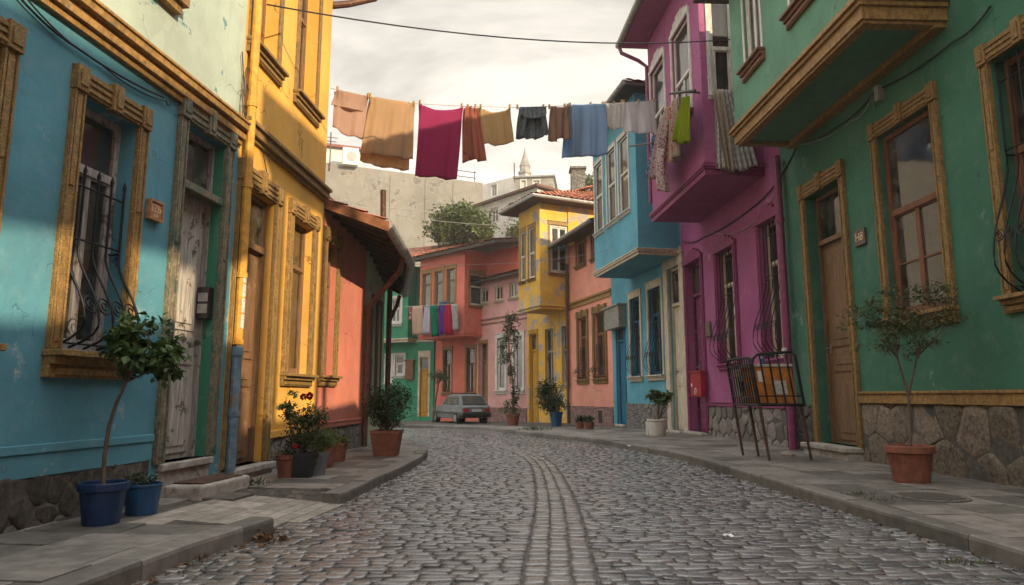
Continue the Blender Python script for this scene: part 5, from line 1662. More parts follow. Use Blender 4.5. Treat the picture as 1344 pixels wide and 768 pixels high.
def bush(r_, blobs, n, size, lm, stems=(), sr=.012, base=None, asp=.55, sname='stem', clump=.35):
    mb = MB()
    foliage(mb, blobs, n, size, rg_, asp, clump=clump); mb.build('foliage', M[lm], r_, fix=False)
    if base is not None:
        mb = MB()
        for b_ in blobs:
            for _ in range(4):
                e = Vector(b_[0]) + Vector((rg_.gauss(0, .5) * b_[1][0], rg_.gauss(0, .5) * b_[1][1], rg_.gauss(0, .45) * b_[1][2]))
                branches(mb, base, [e], sr, rg_)
        mb.build(sname, M['bark'], r_, smooth=True)


# fig-like sapling in the big blue pot
r_, b, k_, h_ = pot_at(132, 688, 59, 52, M['bluepot'], 'leafy sapling in the large dark blue pot before the blue house', 'round')
Yp = b.y
S = [at(135, 640, Yp), at(137, 600, Yp), at(143, 560, Yp), at(152, 530, Yp), at(165, 502, Yp), at(176, 480, Yp)]
mb = MB(); mb.tube(S, [.017, .016, .015, .013, .012, .008], 8)
tips = [at(px, py, Yp + dy) for px, py, dy in ((150, 430, .1), (190, 412, -.1), (225, 450, .05), (215, 485, -.05), (160, 490, .1), (185, 450, .15), (205, 430, 0), (172, 420, -.1), (235, 470, .1), (150, 465, -.1))]
branches(mb, S[4], tips, .009, rg_); mb.build('stem', M['bark'], r_, smooth=True)
mb = MB()
foliage(mb, [(at(185, 455, Yp), (.24, .22, .19)), (at(205, 470, Yp), (.20, .2, .13)), (at(172, 435, Yp), (.15, .18, .12)), (at(178, 488, Yp), (.18, .16, .10)), (at(222, 462, Yp), (.10, .14, .10))], 620, .088, rg_, .72, .3, clump=.3)
mb.build('foliage', M['leaf_fig'], r_, fix=False)
r_, b, k_, h_ = pot_at(185, 675, 46, 38, M['bluepot2'], 'low herb in the smaller light blue pot before the blue house', 'plain')
bush(r_, [(b + Vector((0, 0, h_ + .03)), (.12, .12, .05))], 260, .03, 'leaf_dark', base=b + Vector((0, 0, h_ * .85)), sr=.004)
# group by the yellow and red houses
r_, b, k_, h_ = pot_at(376, 627, 30, 29, M['terracotta'], 'small plant with thin stalks in a terracotta pot beside the yellow house step', 'round')
bush(r_, [(b + Vector((0, 0, h_ + .08)), (.15, .15, .11))], 300, .035, 'leaf_dark', base=b + Vector((0, 0, h_ * .85)), sr=.005)
r_, b, k_, h_ = pot_at(397, 627, 26, 31, M['blackpot'], 'tall red rose bush in a square black pot', 'square', lean=.12)
Yp = b.y
bush(r_, [(at(402, 562, Yp), (.24, .2, .26)), (at(412, 545, Yp), (.22, .2, .14)), (at(388, 545, Yp), (.15, .15, .12)), (at(402, 592, Yp), (.18, .16, .14))], 1150, .05, 'leaf_olive', base=b + Vector((0, 0, h_ * .85)), sr=.008, asp=.6)
mb = MB(); mb.tube([b + Vector((0, 0, h_ * .8)), at(381, 560, Yp), at(380, 535, Yp)], [.008, .006, .003], 6); mb.build('stem', M['bark'], r_)
mb = MB(); foliage(mb, [(at(378, 533, Yp), (.13, .1, .07)), (at(384, 517, Yp), (.07, .07, .04))], 110, .06, rg_, .6); mb.build('foliage', M['leaf_light'], r_, fix=False)
for px, py, s_ in ((398, 521, .03), (406, 520, .036), (387, 585, .024)):
    c_ = at(px, py, Yp - .16); mb = MB()
    for _ in range(26):
        d = Vector((rg_.gauss(0, 1), rg_.gauss(0, 1), rg_.gauss(0, 1))).normalized()
        leaf(mb, c_ + d * s_ * .3, s_ * 1.2, rg_, 1.1, .5, rg_.random(), d)
    mb.build('rose', M['rose'], r_, fix=False)
r_, b, k_, h_ = pot_at(414, 624, 24, 29, M['greypot'], 'green plant in the grey bucket pot next to the black pot', 'square', lean=.1)
bush(r_, [(b + Vector((.06, 0, h_ + .1)), (.17, .15, .13))], 420, .036, 'leaf_light', base=b + Vector((0, 0, h_ * .85)), sr=.005)
r_, b, k_, h_ = pot_at(428, 614, 18, 26, M['terracotta'], 'bushy plant in the narrow brown pot behind the grey bucket', 'square')
bush(r_, [(b + Vector((0, 0, h_ + .12)), (.2, .18, .16))], 520, .036, 'leaf_light', base=b + Vector((0, 0, h_ * .85)), sr=.005)
r_, b, k_, h_ = pot_at(442, 606, 22, 24, M['terracotta'], 'spreading plant in the last brown pot of the row under the red wall', 'square')
bush(r_, [(b + Vector((0, 0, h_ + .05)), (.24, .2, .08)), (b + Vector((-.08, 0, h_ + .12)), (.15, .15, .08))], 480, .036, 'leaf_light', base=b + Vector((0, 0, h_ * .85)), sr=.005)
# boxwood by the downpipe
r_, b, k_, h_ = pot_at(507, 598, 37, 32, M['terracotta'], 'round dark bush in a square terracotta pot at the pavement corner', 'square')
Yp = b.y
bush(r_, [(at(512, 533, Yp), (.37, .32, .33)), (at(500, 523, Yp), (.24, .24, .22)), (at(522, 518, Yp), (.24, .24, .22)), (at(508, 556, Yp), (.25, .2, .14)), (at(492, 540, Yp), (.2, .2, .2))], 2700, .048, 'leaf_dark', base=b + Vector((0, 0, h_ * .85)), sr=.012, asp=.6)
# far potted plants
r_, b, k_, h_ = pot_at(673, 559, 19, 16, M['terracotta'], 'tall thin climbing shrub in a brick red pot against the dusty pink house', 'round')
Yp = b.y
cl = [at(*q, Yp) for q in ((673, 545), (674, 520), (672, 490), (668, 465), (668, 445), (672, 425))]
mb = MB(); mb.tube(cl, [.04, .035, .03, .03, .02, .012], 6); mb.build('stem', M['bark'], r_)
bush(r_, [(p + Vector((rg_.uniform(-.1, .1), 0, 0)), (q, .3, .45)) for p, q in zip(cl[1:], (.22, .22, .3, .38, .35))] + [(at(672, 536, Yp), (.4, .3, .3))], 1500, .11, 'leaf_olive')
r_, b, k_, h_ = pot_at(730, 560, 18, 19, M['bluepot2'], 'dense dark shrub in a blue pot before the yellow house', 'round')
Yp = b.y
bush(r_, [(at(721, 518, Yp), (.5, .45, .6)), (at(727, 530, Yp), (.45, .4, .35)), (at(714, 508, Yp), (.3, .3, .35))], 2000, .1, 'leaf_dark', base=b + Vector((0, 0, h_ * .85)), sr=.03)
for px, wd in ((761, 12), (773, 15)):
    r_, b, k_, h_ = pot_at(px, 563 + (px - 761) * .05, wd, 9, M['terracotta'], 'low terracotta %s under the salmon house wall' % ('bowl of greenery, the smaller one' if px == 761 else 'planter of greenery, the wider one'), 'plain')
    bush(r_, [(b + Vector((0, 0, h_ + .1)), (.2, .18, .14))], 300, .075, 'leaf_dark', base=b + Vector((0, 0, h_ * .8)), sr=.01)
r_, b, k_, h_ = pot_at(863, 572, 26, 21, M['whitepot'], 'small leafy shrub in the white tub before the teal house', 'plain')
Yp = b.y
bush(r_, [(at(866, 523, Yp), (.27, .25, .18)), (at(858, 518, Yp), (.16, .2, .12)), (at(874, 520, Yp), (.14, .2, .12))], 620, .09, 'leaf_light', base=b + Vector((0, 0, h_ * .85)), sr=.014, asp=.65)
r_, b, k_, h_ = pot_at(852, 571, 9, 17, M['whitepot'], 'slim empty white pot beside the white tub', 'plain', name='flower_pot')
r_['category'] = 'flower pot'
# tall airy shrub before the green house
r_, b, k_, h_ = pot_at(1197, 633, 58, 46, M['terracotta'], 'tall airy shrub in a big terracotta pot before the dark green house', 'round')
Yp = b.y
fork = at(1192, 520, Yp)
mb = MB(); mb.tube([b + Vector((0, 0, h_ * .8)), at(1196, 560, Yp), fork], [.02, .018, .016], 8)
ends = [at(px, py, Yp + dy) for px, py, dy in ((1135, 425, .1), (1150, 400, -.1), (1175, 385, .1), (1205, 388, -.1), (1235, 395, .1), (1160, 440, -.2), (1215, 425, .2), (1190, 405, 0), (1125, 410, .1), (1245, 415, -.1), (1170, 455, .2), (1205, 450, -.1), (1180, 430, .1), (1228, 380, 0))]
m1, m2 = at(1178, 470, Yp + .05), at(1203, 470, Yp - .05)
mb.tube([fork, m1], [.014, .011], 7); mb.tube([fork, m2], [.014, .011], 7)
for i, e in enumerate(ends): branches(mb, m1 if e.x < m1.x + .12 else m2, [e], .008, rg_)
mb.build('stem', M['bark'], r_, smooth=True)
mb = MB()
for e in ends: foliage(mb, [(e, (.20, .18, .10))], 150, .044, rg_, .5, clump=.5)
foliage(mb, [(at(1178, 425, Yp), (.36, .3, .2))], 700, .044, rg_, .5)
for px, py in ((1105, 432), (1226, 445), (1125, 455), (1190, 470), (1200, 466)): foliage(mb, [(at(px, py, Yp), (.06, .06, .05))], 14, .04, rg_, .5)
mb.build('foliage', M['leaf_olive'], r_, fix=False)
# bare sapling by the parked car
p = gp(568, 556)
r_ = thing('young_tree', p, 'thin crooked sapling between the parked car and the mustard door', 'tree')
mb = MB(); Yp = p.y
mb.tube([p, at(571, 530, Yp), at(575, 505, Yp), at(573, 490, Yp)], [.06, .05, .04, .02], 6)
branches(mb, at(575, 505, Yp), [at(564, 492, Yp), at(585, 490, Yp), at(578, 484, Yp)], .025, rg_); mb.build('trunk', M['bark'], r_)
mb = MB(); foliage(mb, [(at(573, 492, Yp), (.4, .4, .2)), (at(584, 495, Yp), (.25, .3, .16))], 420, .1, rg_); mb.build('crown', M['leaf_olive'], r_, fix=False)

# ------------------------------------------------------------------ wires and clotheslines
def cable(name, pts, r, mat, label, sag=0, k=14, cat='cable'):
    P2 = []
    for a_, b_ in zip(pts, pts[1:]):
        a_, b_ = Vector(a_), Vector(b_)
        for i in range(k):
            q = i / k; P2.append(a_.lerp(b_, q) - Vector((0, 0, sag * 4 * q * (1 - q))))
    P2.append(Vector(pts[-1]))
    mb = MB(); mb.tube(P2, r, 5); return tag(mb.build(name, mat, None), label, cat)


def onf(fc, px, py, n=.03):
    u, z = fc.hit(px, py, n); return fc.pt(u, z, n)


cable('overhead_cable', [onf(L2, 350, 6), onf(R1.off(0), 958, 52, bn := 1.08)], .011, M['wire'], 'long black cable slung across the sky from the yellow house', .25)
cable('wall_cable', [onf(L1, 20, -10), onf(L1, 100, 62), onf(L1, 215, 128)], .01, M['wire'], 'black cable sagging along the cornice of the blue house', .03)
cable('wall_cable', [onf(L1, 30, -8), onf(L1, 130, 82), onf(L1, 218, 133), onf(L1, 226, 131)], .007, M['wire'], 'thinner cable looping under the cornice of the blue house', .05)
cable('wall_cable', [onf(L2, 318, 68), onf(L2, 322, 140), onf(L2, 336, 160), onf(L2, 346, 205), onf(L2, 352, 235)], .008, M['wire'], 'black cable dangling down the yellow wall beside its downpipe', 0)
mb = MB(); c_ = L2.hit(323, 110, .05); mb.tube([L2.pt(c_[0] + .07 * math.cos(a_ * .6), c_[1] + .26 * math.sin(a_ * .6) - .02 * a_, .05 + .01 * (a_ % 3)) for a_ in range(22)], .007, 5)
tag(mb.build('cable_coil', M['wire'], None), 'loop of spare cable hanging on the yellow wall', 'cable')
cable('wall_cable', [onf(R1, 1048, 187), onf(R1, 1100, 165), onf(R1, 1150, 118), onf(R1, 1250, 55), onf(R1, 1300, 8)], .012, M['wire'], 'black cable looping under the overhang of the green house', .06)
cable('wall_cable', [onf(R1, 1048, 190), onf(R1, 1120, 158), onf(R1, 1145, 125), onf(R1, 1148, 142)], .006, M['wirepale'], 'pale cable under the overhang of the green house', .08)
cable('wall_cable', [onf(R2, 935, 305), onf(R2, 985, 295), onf(R2, 1028, 232)], .011, M['wirepale'], 'pale cable drooping under the magenta overhang', .12)
cable('wall_cable', [onf(R2, 896, 316), onf(R2, 922, 312), onf(R2, 1000, 262), onf(R2, 1045, 195)], .016, M['wire'], 'dark cable bundle under the magenta overhang', .08)
cable('overhead_cable', [onf(R3.off(1.2), 800, 328, .02), onf(L4, 500, 345, .1)], .006, M['wirepale'], 'thin wire crossing the street low over the far houses', .2)
cable('overhead_cable', [at(434, 262, 46), at(690, 282, 44)], .02, M['wirepale'], 'upper pale wire before the concrete building', .3)
cable('overhead_cable', [at(520, 282, 36), at(720, 296, 31)], .014, M['wirepale'], 'lower pale wire crossing before the round tree', .2)

LA = L2.pt(uL2 - .02, L2.zat(uL2 - .02, 116, .02), .02)
R2b = R2.off(1.22)
u_, z_ = R2b.hit(866, 136); LB = R2b.pt(u_, z_)
CLF = Fac((LA.x, LA.y), d=((LB - LA).x, (LB - LA).y), side=1)
toppts = [(434, 116), (490, 128), (545, 136), (606, 139.5), (680, 141), (745, 139), (792, 136.5), (830, 134), (866, 131)]
lp = [CLF.pt(*CLF.hit(px, py)) for px, py in toppts]
mb = MB(); mb.tube(lp, .008, 5); tag(mb.build('clothesline', M['rope'], None), 'clothesline strung across the street between the yellow and magenta houses', 'clothesline')


def line_y(px):
    for (x0, y0), (x1, y1) in zip(toppts, toppts[1:]):
        if px <= x1: return y0 + (y1 - y0) * (px - x0) / (x1 - x0)
    return toppts[-1][1]


DR = random.Random(17)


def drape(mb, fc, tl, tr_, bl_, br_, sag=0, folds=3, amp=.03, ph=0, n=0, nx=36, ny=22, wob=.01, edge=.0, ubulge=0):
    """a hanging sheet over four picture-measured corners in the plane fc"""
    ph = ph or DR.uniform(.2, 6); amp = amp * DR.uniform(1.0, 1.6)
    q = [Vector((*fc.hit(*p), 0)) for p in (tl, tr_, bl_, br_)]
    rws = []
    for j in range(ny + 1):
        v = j / ny; r_ = []
        for i in range(nx + 1):
            w = i / nx
            p = q[0].lerp(q[1], w).lerp(q[2].lerp(q[3], w), v)
            dz = -sag * 4 * w * (1 - w) * (1 - v) ** 1.5 - wob * math.sin(w * 9 + ph * 3) * v - edge * (1 - (2 * w - 1) ** 2) * v
            du = ubulge * (2 * w - 1) * math.sin(PI * v) * -1
            nn = n + amp * (math.sin(2 * PI * folds * w + ph + v * .8) * (.25 + .75 * v) + .5 * math.sin(2 * PI * folds * 2.3 * w + ph * 2) * (.2 + .6 * v)) + amp * .6 * math.sin(v * 3 + ph)
            r_.append(fc.pt(p.x + du, p.y + dz, nn))
        rws.append(r_)
    mb.grid(rws)


def pegs(o, fc, pts):
    mb = MB()
    for px, py in pts:
        u, z = fc.hit(px, py)
        for sgn in (-1, 1):
            mb.hexa([fc.pt(u + a_, z + b_, sgn * (.006 + c_)) for a_, b_, c_ in ((-.011, -.05, 0), (.011, -.05, 0), (.011, -.05, .012), (-.011, -.05, .012), (-.011, .05, .006), (.011, .05, .006), (.011, .05, .018), (-.011, .05, .018))])
        mb.build('clothes_peg', M['peg'], o); mb = MB()


M['c_pink'] = cloth_mat('pinkish_beige_cloth', (.60, .42, .33), None, 'plain', .6)
M['c_beige'] = cloth_mat('sand_cloth', (.62, .43, .26), None, 'plain', .6)
M['c_mag'] = cloth_mat('crimson_cloth', (.42, .055, .16), None, 'plain', .6)
M['c_rust'] = cloth_mat('rust_cloth', (.50, .20, .14), None, 'plain', .6)
M['c_tan'] = cloth_mat('tan_cloth', (.58, .41, .22), None, 'plain', .6)
M['c_grey'] = cloth_mat('charcoal_cloth', (.11, .125, .135), (.24, .25, .25), 'floral', .3, 60)
M['c_brown'] = cloth_mat('brown_cloth', (.33, .19, .135), None, 'plain', .35)
M['c_blue'] = cloth_mat('light_blue_cloth', (.36, .50, .66), None, 'plain', .5)
M['c_lace'] = cloth_mat('white_lace_cloth', (.74, .71, .68), (.6, .56, .53), 'floral', .45, 40)
M['c_white'] = cloth_mat('white_sheet_cloth', (.74, .72, .72), None, 'plain', .4)
GRP = 'washing on the line across the street'


def wash(name, label, mat, parts, pegpts, group=GRP, cat='laundry', solid=.004):
    mb = MB()
    for kw in parts: drape(mb, kw.pop('fc', CLF), **kw)
    # the cloth is bunched a little where each peg grips it
    for px, py in pegpts:
        u, z = CLF.hit(px, py)
        for i, v in enumerate(mb.v):
            du = (v - CLF.pt(u, z)).dot(CLF.d); dz = z - v.z
            f = math.exp(-(du / .10) ** 2 - (dz / .22) ** 2)
            mb.v[i] = v + CLF.n * (.035 * f * math.sin(du * 70)) - CLF.d * (du * .35 * f)
    o = tag(mb.build(name, mat, None, smooth=True, fix=False, solid=solid), label, cat, group)
    pegs(o, CLF, pegpts); return o


wash('cloth', 'pinkish beige cloth folded over the line next to the yellow house', M['c_pink'],
     [dict(tl=(440, 118), tr_=(484, 127), bl_=(434, 138), br_=(479, 148), folds=1.2, amp=.02, n=.03, sag=.01), dict(tl=(440, 118), tr_=(484, 127), bl_=(437, 167), br_=(477, 183), folds=1.5, amp=.025, n=-.03, edge=.03)], [(443, 117), (483, 126)])
wash('bed_sheet', 'large sand coloured sheet folded over the line, its sunlit back showing below', M['c_beige'],
     [dict(tl=(487, 127), tr_=(544, 136), bl_=(471, 203), br_=(539, 211), folds=2.2, amp=.03, n=.04), dict(tl=(487, 127), tr_=(544, 136), bl_=(474, 210), br_=(538, 222), folds=2.2, amp=.03, n=-.05, edge=.05)], [(486, 126), (543, 136)])
wash('cloth', 'crimson towel hanging long between the sand sheet and the rust shirt', M['c_mag'],
     [dict(tl=(550, 136), tr_=(607, 140), bl_=(543, 231), br_=(599, 236), folds=2.0, amp=.03, sag=.10, n=0)], [(551, 135), (606, 139)])
wash('shirt', 'rust coloured shirt hanging narrow beside the crimson towel', M['c_rust'],
     [dict(tl=(609, 141), tr_=(629, 141), bl_=(607, 214), br_=(635, 213), folds=2.5, amp=.045, n=0, edge=-.04), dict(tl=(608, 141), tr_=(615, 141), bl_=(606, 200), br_=(617, 212), folds=1, amp=.03, n=.07)], [(614, 140), (624, 140)])
wash('cloth', 'square tan cloth with a sagging top edge', M['c_tan'],
     [dict(tl=(630, 140), tr_=(670, 141), bl_=(633, 189), br_=(673, 187), folds=2.2, amp=.025, sag=.10, edge=.05)], [(631, 140), (669, 140)])
wash('blouse', 'charcoal lace blouse pegged in the middle of the line', M['c_grey'],
     [dict(tl=(680, 142), tr_=(713, 141), bl_=(679, 181), br_=(714, 180), folds=3, amp=.03, sag=.02, edge=.03), dict(tl=(680, 142), tr_=(690, 142), bl_=(674, 178), br_=(684, 180), folds=1, amp=.02, n=.05), dict(tl=(706, 142), tr_=(714, 141), bl_=(711, 180), br_=(718, 178), folds=1, amp=.02, n=.05),
      dict(tl=(680, 142), tr_=(714, 141), bl_=(679, 152), br_=(714, 151), folds=6, amp=.02, n=.07, edge=.1)], [(679, 140), (713, 140)])
wash('shirt', 'brown shirt with short sleeves beside the blue sheet', M['c_brown'],
     [dict(tl=(722, 141), tr_=(746, 140), bl_=(721, 187), br_=(746, 183), folds=2.5, amp=.03, edge=-.05), dict(tl=(721, 141), tr_=(729, 141), bl_=(718, 186), br_=(730, 188), folds=1, amp=.025, n=.05), dict(tl=(740, 140), tr_=(748, 139), bl_=(737, 184), br_=(749, 184), folds=1, amp=.025, n=.05)], [(721, 140), (741, 139), (745, 139)])
wash('bed_sheet', 'pale blue sheet folded over the line before the teal house', M['c_blue'],
     [dict(tl=(747, 139), tr_=(793, 137), bl_=(748, 206), br_=(795, 204), folds=2, amp=.03, n=.04, edge=.02), dict(tl=(747, 139), tr_=(770, 138), bl_=(741, 206), br_=(768, 205), folds=1, amp=.03, n=-.05)], [(748, 138), (775, 137), (791, 136)])
wash('cloth', 'white lace cloth with scalloped hem on the line', M['c_lace'],
     [dict(tl=(793, 137), tr_=(818, 135.5), bl_=(795, 167), br_=(817, 170), folds=4, amp=.03, wob=.03)], [(794, 136), (806, 135), (816, 134)])
wash('cloth', 'plain white cloth at the magenta end of the line', M['c_white'],
     [dict(tl=(818, 135), tr_=(859, 131), bl_=(819, 174), br_=(861, 175), folds=2, amp=.03, edge=.02)], [(819, 134), (838, 133), (858, 131)])

# laundry on the magenta house
M['c_flor'] = cloth_mat('floral_cloth', (.55, .48, .45), (.32, .06, .10), 'floral', .35, 26)
M['c_stripe'] = cloth_mat('rose_print_cloth', (.55, .42, .33), (.5, .10, .07), 'floral', .35, 20)
M['c_lime'] = cloth_mat('lime_cloth', (.22, .28, .012), None, 'plain', .35)
M['c_bluep'] = cloth_mat('blue_print_cloth', (.05, .13, .36), (.45, .45, .42), 'floral', .3, 30)
M['c_net'] = cloth_mat('grey_stripe_cloth', (.66, .62, .58), (.5, .46, .45), 'stripe', .35, 5)
M['c_oat'] = cloth_mat('oatmeal_cloth', (.50, .42, .33), (.36, .27, .2), 'floral', .35, 34)
PF = R2.off(1.55)
G2 = 'washing hung outside the magenta house'
a_ = PF.pt(*PF.hit(879, 123)); b_ = PF.pt(*PF.hit(912, 119))
mb = MB(); mb.tube([a_, b_], .03, 7); mid = a_.lerp(b_, .55); mb.tube([mid, mid - R2.n * .36], .02, 6)
tag(mb.build('drying_rail', M['wood_dark'], None), 'dark wooden rail fixed before the upper windows of the magenta house', 'rail')
a_ = PF.pt(*PF.hit(826, 192)); b_ = PF.pt(*PF.hit(856, 188))
mb = MB(); mb.tube([a_, b_], .025, 7); mb.tube([b_, b_ - R2.n * .36], .02, 6)
tag(mb.build('drying_pole', M['wood_dark'], None), 'dark wooden pole sticking out at the far end of the magenta house', 'pole')


def hang(name, label, mat, parts, fc=PF, group=G2):
    mb = MB()
    for kw in parts: drape(mb, fc, **kw)
    return tag(mb.build(name, mat, None, smooth=True, fix=False, solid=.004), label, 'laundry', group)


hang('blouse', 'white floral blouse hanging lowest outside the magenta house', M['c_flor'], [dict(tl=(869, 152), tr_=(880, 146), bl_=(855, 233), br_=(872, 240), folds=3, amp=.05, wob=.04), dict(tl=(868, 195), tr_=(876, 196), bl_=(870, 250), br_=(878, 252), folds=2, amp=.05, n=.05)])
hang('dress', 'rose printed dress on the rail of the magenta house', M['c_stripe'], [dict(tl=(874, 142), tr_=(886, 136), bl_=(871, 212), br_=(882, 214), folds=3, amp=.05)])
hang('skirt', 'oatmeal pleated skirt beside the lime green top', M['c_oat'], [dict(tl=(882, 134), tr_=(891, 128), bl_=(879, 210), br_=(890, 205), folds=4, amp=.05)])
hang('top', 'lime green top hanging from the wooden rail', M['c_lime'], [dict(tl=(893, 128), tr_=(902, 126), bl_=(889, 187), br_=(907, 188), folds=3, amp=.06, wob=.03)])
hang('cloth', 'blue printed cloth hung at the far corner of the magenta house', M['c_bluep'], [dict(tl=(854, 180), tr_=(860, 176), bl_=(849, 231), br_=(856, 232), folds=2, amp=.04)])
SF2 = R2.sidefac(R2.hit(1003, 222)[0]).off(.16)
hang('curtain_sheet', 'long grey striped sheet hanging from the side window of the magenta house', M['c_net'], [dict(tl=(941, 117), tr_=(968, 118), bl_=(956, 226), br_=(996, 219), folds=6, amp=.035, wob=.03), dict(tl=(938, 120), tr_=(956, 117), bl_=(942, 219), br_=(958, 222), folds=3, amp=.02, n=-.06)], SF2)
hang('scarf', 'narrow speckled scarf twisted down over the grey striped sheet', M['c_oat'], [dict(tl=(935, 122), tr_=(944, 122), bl_=(951, 222), br_=(961, 228), folds=2, amp=.04, n=.06, ubulge=.03)], SF2)

# laundry on the coral house
BF = R7.off(1.9)
G3 = 'washing hung under the upper windows of the coral house'
a_, b_ = BF.hit(531, 403), BF.hit(601, 399)
mb = MB(); mb.tube([BF.pt(*a_), BF.pt(*b_)], .02, 5); tag(mb.build('clothesline', M['rope'], None), 'short clothesline before the upper windows of the coral red house', 'clothesline')
for x0, x1, y1, col, nm, lab in ((536, 543, 421, (.45, .05, .05), 'garment', 'small red and white garment at the far end of the short line'), (543, 555, 440, (.58, .42, .32), 'towel', 'peach coloured towel on the short line'), (556, 565, 439, (.50, .45, .52), 'towel', 'pale lilac towel on the short line'),
                                  (565, 574, 442, (.01, .20, .12), 'towel', 'dark green towel on the short line'), (575, 584, 440, (.10, .04, .24), 'towel', 'purple towel on the short line'), (585, 593, 440, (.42, .012, .05), 'towel', 'crimson towel on the short line'), (593, 601, 434, (.40, .38, .36), 'blouse', 'grey and white blouse at the near end of the short line')):
    m_ = cloth_mat('dyed_cloth', col, (.5, .5, .5) if nm in ('blouse', 'garment') else None, 'floral' if nm in ('blouse', 'garment') else 'plain', .3, 12)
    hang(nm, lab, m_, [dict(tl=(x0, 403 - (x0 - 531) * .057), tr_=(x1, 403 - (x1 - 531) * .057), bl_=(x0, y1), br_=(x1, y1 - 1), folds=1.6, amp=.06, nx=16, ny=10)], BF, G3)
BF2 = R7.off(1.72)
hang('cloth', 'blue patterned cloth draped on the sill above the purple towel', cloth_mat('blue_pattern_cloth', (.05, .06, .2), (.4, .4, .42), 'floral', .3, 14), [dict(tl=(577, 396), tr_=(588, 395), bl_=(577, 405), br_=(588, 404), folds=2, amp=.04, nx=12, ny=6)], BF2, G3)

# ------------------------------------------------------------------ small things on the walls
def text(body, fc, u, z, n, size, mat, parent, flip=False):
    cu = bpy.data.curves.new('lettering', 'FONT'); cu.body = body; cu.size = size; cu.align_x = 'CENTER'; cu.align_y = 'CENTER'; cu.extrude = .002
    o = bpy.data.objects.new('lettering', cu); COL.objects.link(o); cu.materials.append(mat)
    x = -fc.d if flip else fc.d
    R_ = Matrix((x, Vector((0, 0, 1)), fc.n)).transposed().to_4x4(); R_.translation = fc.pt(u, z, n)
    dg = bpy.context.evaluated_depsgraph_get(); me = bpy.data.meshes.new_from_object(o.evaluated_get(dg)); bpy.data.objects.remove(o)
    me.transform(R_); o = bpy.data.objects.new('lettering', me); COL.objects.link(o); o.parent = parent
    return o


q = L1.opn(190, 208, 277, 264, 290)
mb = MB(); mb.fbox(L1, q[0], q[1], q[2], q[3], .002, .045)
o = tag(mb.build('number_plaque', M['plaque'], None, bevel=.006), 'small carved wooden number plaque between the blue house window and door', 'sign')
mb = MB()
for a_, b_, c_, d_ in ((q[0], q[1], q[2], q[2] + .02), (q[0], q[1], q[3] - .02, q[3]), (q[0], q[0] + .018, q[2] + .021, q[3] - .021), (q[1] - .018, q[1], q[2] + .021, q[3] - .021)): mb.fbox(L1, a_, b_, c_, d_, .044, .058)
mb.build('border', M['plaque'], o)
text('iZb', L1, (q[0] + q[1]) / 2, q[2] + (q[3] - q[2]) * .58, .047, (q[1] - q[0]) * .52, M['letter'], o)
text('zok', L1, (q[0] + q[1]) / 2, q[2] + (q[3] - q[2]) * .24, .047, (q[1] - q[0]) * .26, M['letter'], o)
q = R1.opn(1124, 1138, 311, 301, 322)
mb = MB(); mb.fbox(R1, q[0], q[1], q[2], q[3], .002, .04)
o = tag(mb.build('number_plaque', M['plaque2'], None, bevel=.006), 'dark bronze number plaque on the green wall beside the door', 'sign')
text('H8', R1, (q[0] + q[1]) / 2, (q[2] + q[3]) / 2, .042, (q[1] - q[0]) * .62, M['letter'], o, True)
q = R2.opn(928, 934, 433, 423, 442)
mb = MB(); mb.fbox(R2, q[0], q[1], q[2], q[3], .002, .05)
tag(mb.build('door_bell', M['plaque2'], None, bevel=.008), 'small bronze bell plate on the magenta wall beside its door', 'bell plate')
# meter box in the white door's reveal
sfD = L1.sidefac(D1[1] - .012)   # plane of the far jamb
jz = L1.zat(D1[1], 378), L1.zat(D1[1], 420)
r_ = thing('meter_box', L1.pt(D1[1] - .05, jz[1], -.1), 'black letter box with two grey panels on the green door jamb', 'letter box')
mb = MB()
mb.hexa([L1.pt(u, z, n) for z in (jz[1], jz[0]) for u, n in ((D1[1] - .11, -.15), (D1[1] - .013, -.15), (D1[1] - .013, .0), (D1[1] - .11, .0))]); mb.build('case', M['black'], r_, bevel=.018)
mb = MB()
hj = jz[0] - jz[1]
for za, zb in ((.18, .46), (.54, .80)):
    mb.hexa([L1.pt(u, jz[1] + hj * f_, n) for f_ in (za, zb) for u, n in ((D1[1] - .116, -.13), (D1[1] - .108, -.13), (D1[1] - .108, -.02), (D1[1] - .116, -.02))])
mb.build('panel', M['grey'], r_)
# red letter box at the magenta door
q = R2.opn(916, 929, 503, 486, 521)
r_ = thing('letter_box', R2.pt((q[0] + q[1]) / 2, q[2], .1), 'bright red letter box on the magenta door frame', 'letter box')
mb = MB(); mb.fbox(R2, q[0] - .05, q[1], q[2], q[3] - .06, .06, .2); mb.build('case', M['redbox'], r_, bevel=.015)
mb = MB(); mb.fbox(R2, q[0] - .07, q[1] + .02, q[3] - .065, q[3] - .02, .05, .22); mb.build('lid', M['redbox'], r_, bevel=.01)
mb = MB(); c_ = R2.pt((q[0] + q[1]) / 2 - .03, q[2] + .14, .203); mb.tube([c_ + (R2.d * math.cos(a_ * .449) + Vector((0, 0, 1)) * math.sin(a_ * .449)) * .07 for a_ in range(15)], .008, 5)
mb.tube([c_ - R2.d * .05, c_ + R2.d * .05], .006, 5); mb.build('emblem', M['white'], r_)
mb = MB(); mb.fbox(R2, q[1] - .15, q[1] - .07, q[2] + .25, q[2] + .33, .199, .203); mb.build('sticker', M['white'], r_)
# small lamp box under the green overhang
q = R1.hit(1153, 122, .06)
mb = MB(); mb.fbox(R1, q[0] - .05, q[0] + .05, q[1] - .12, q[1] + .1, 0, .1); tag(mb.build('junction_box', M['grey'], None, bevel=.01), 'small grey junction box under the green overhang', 'junction box')

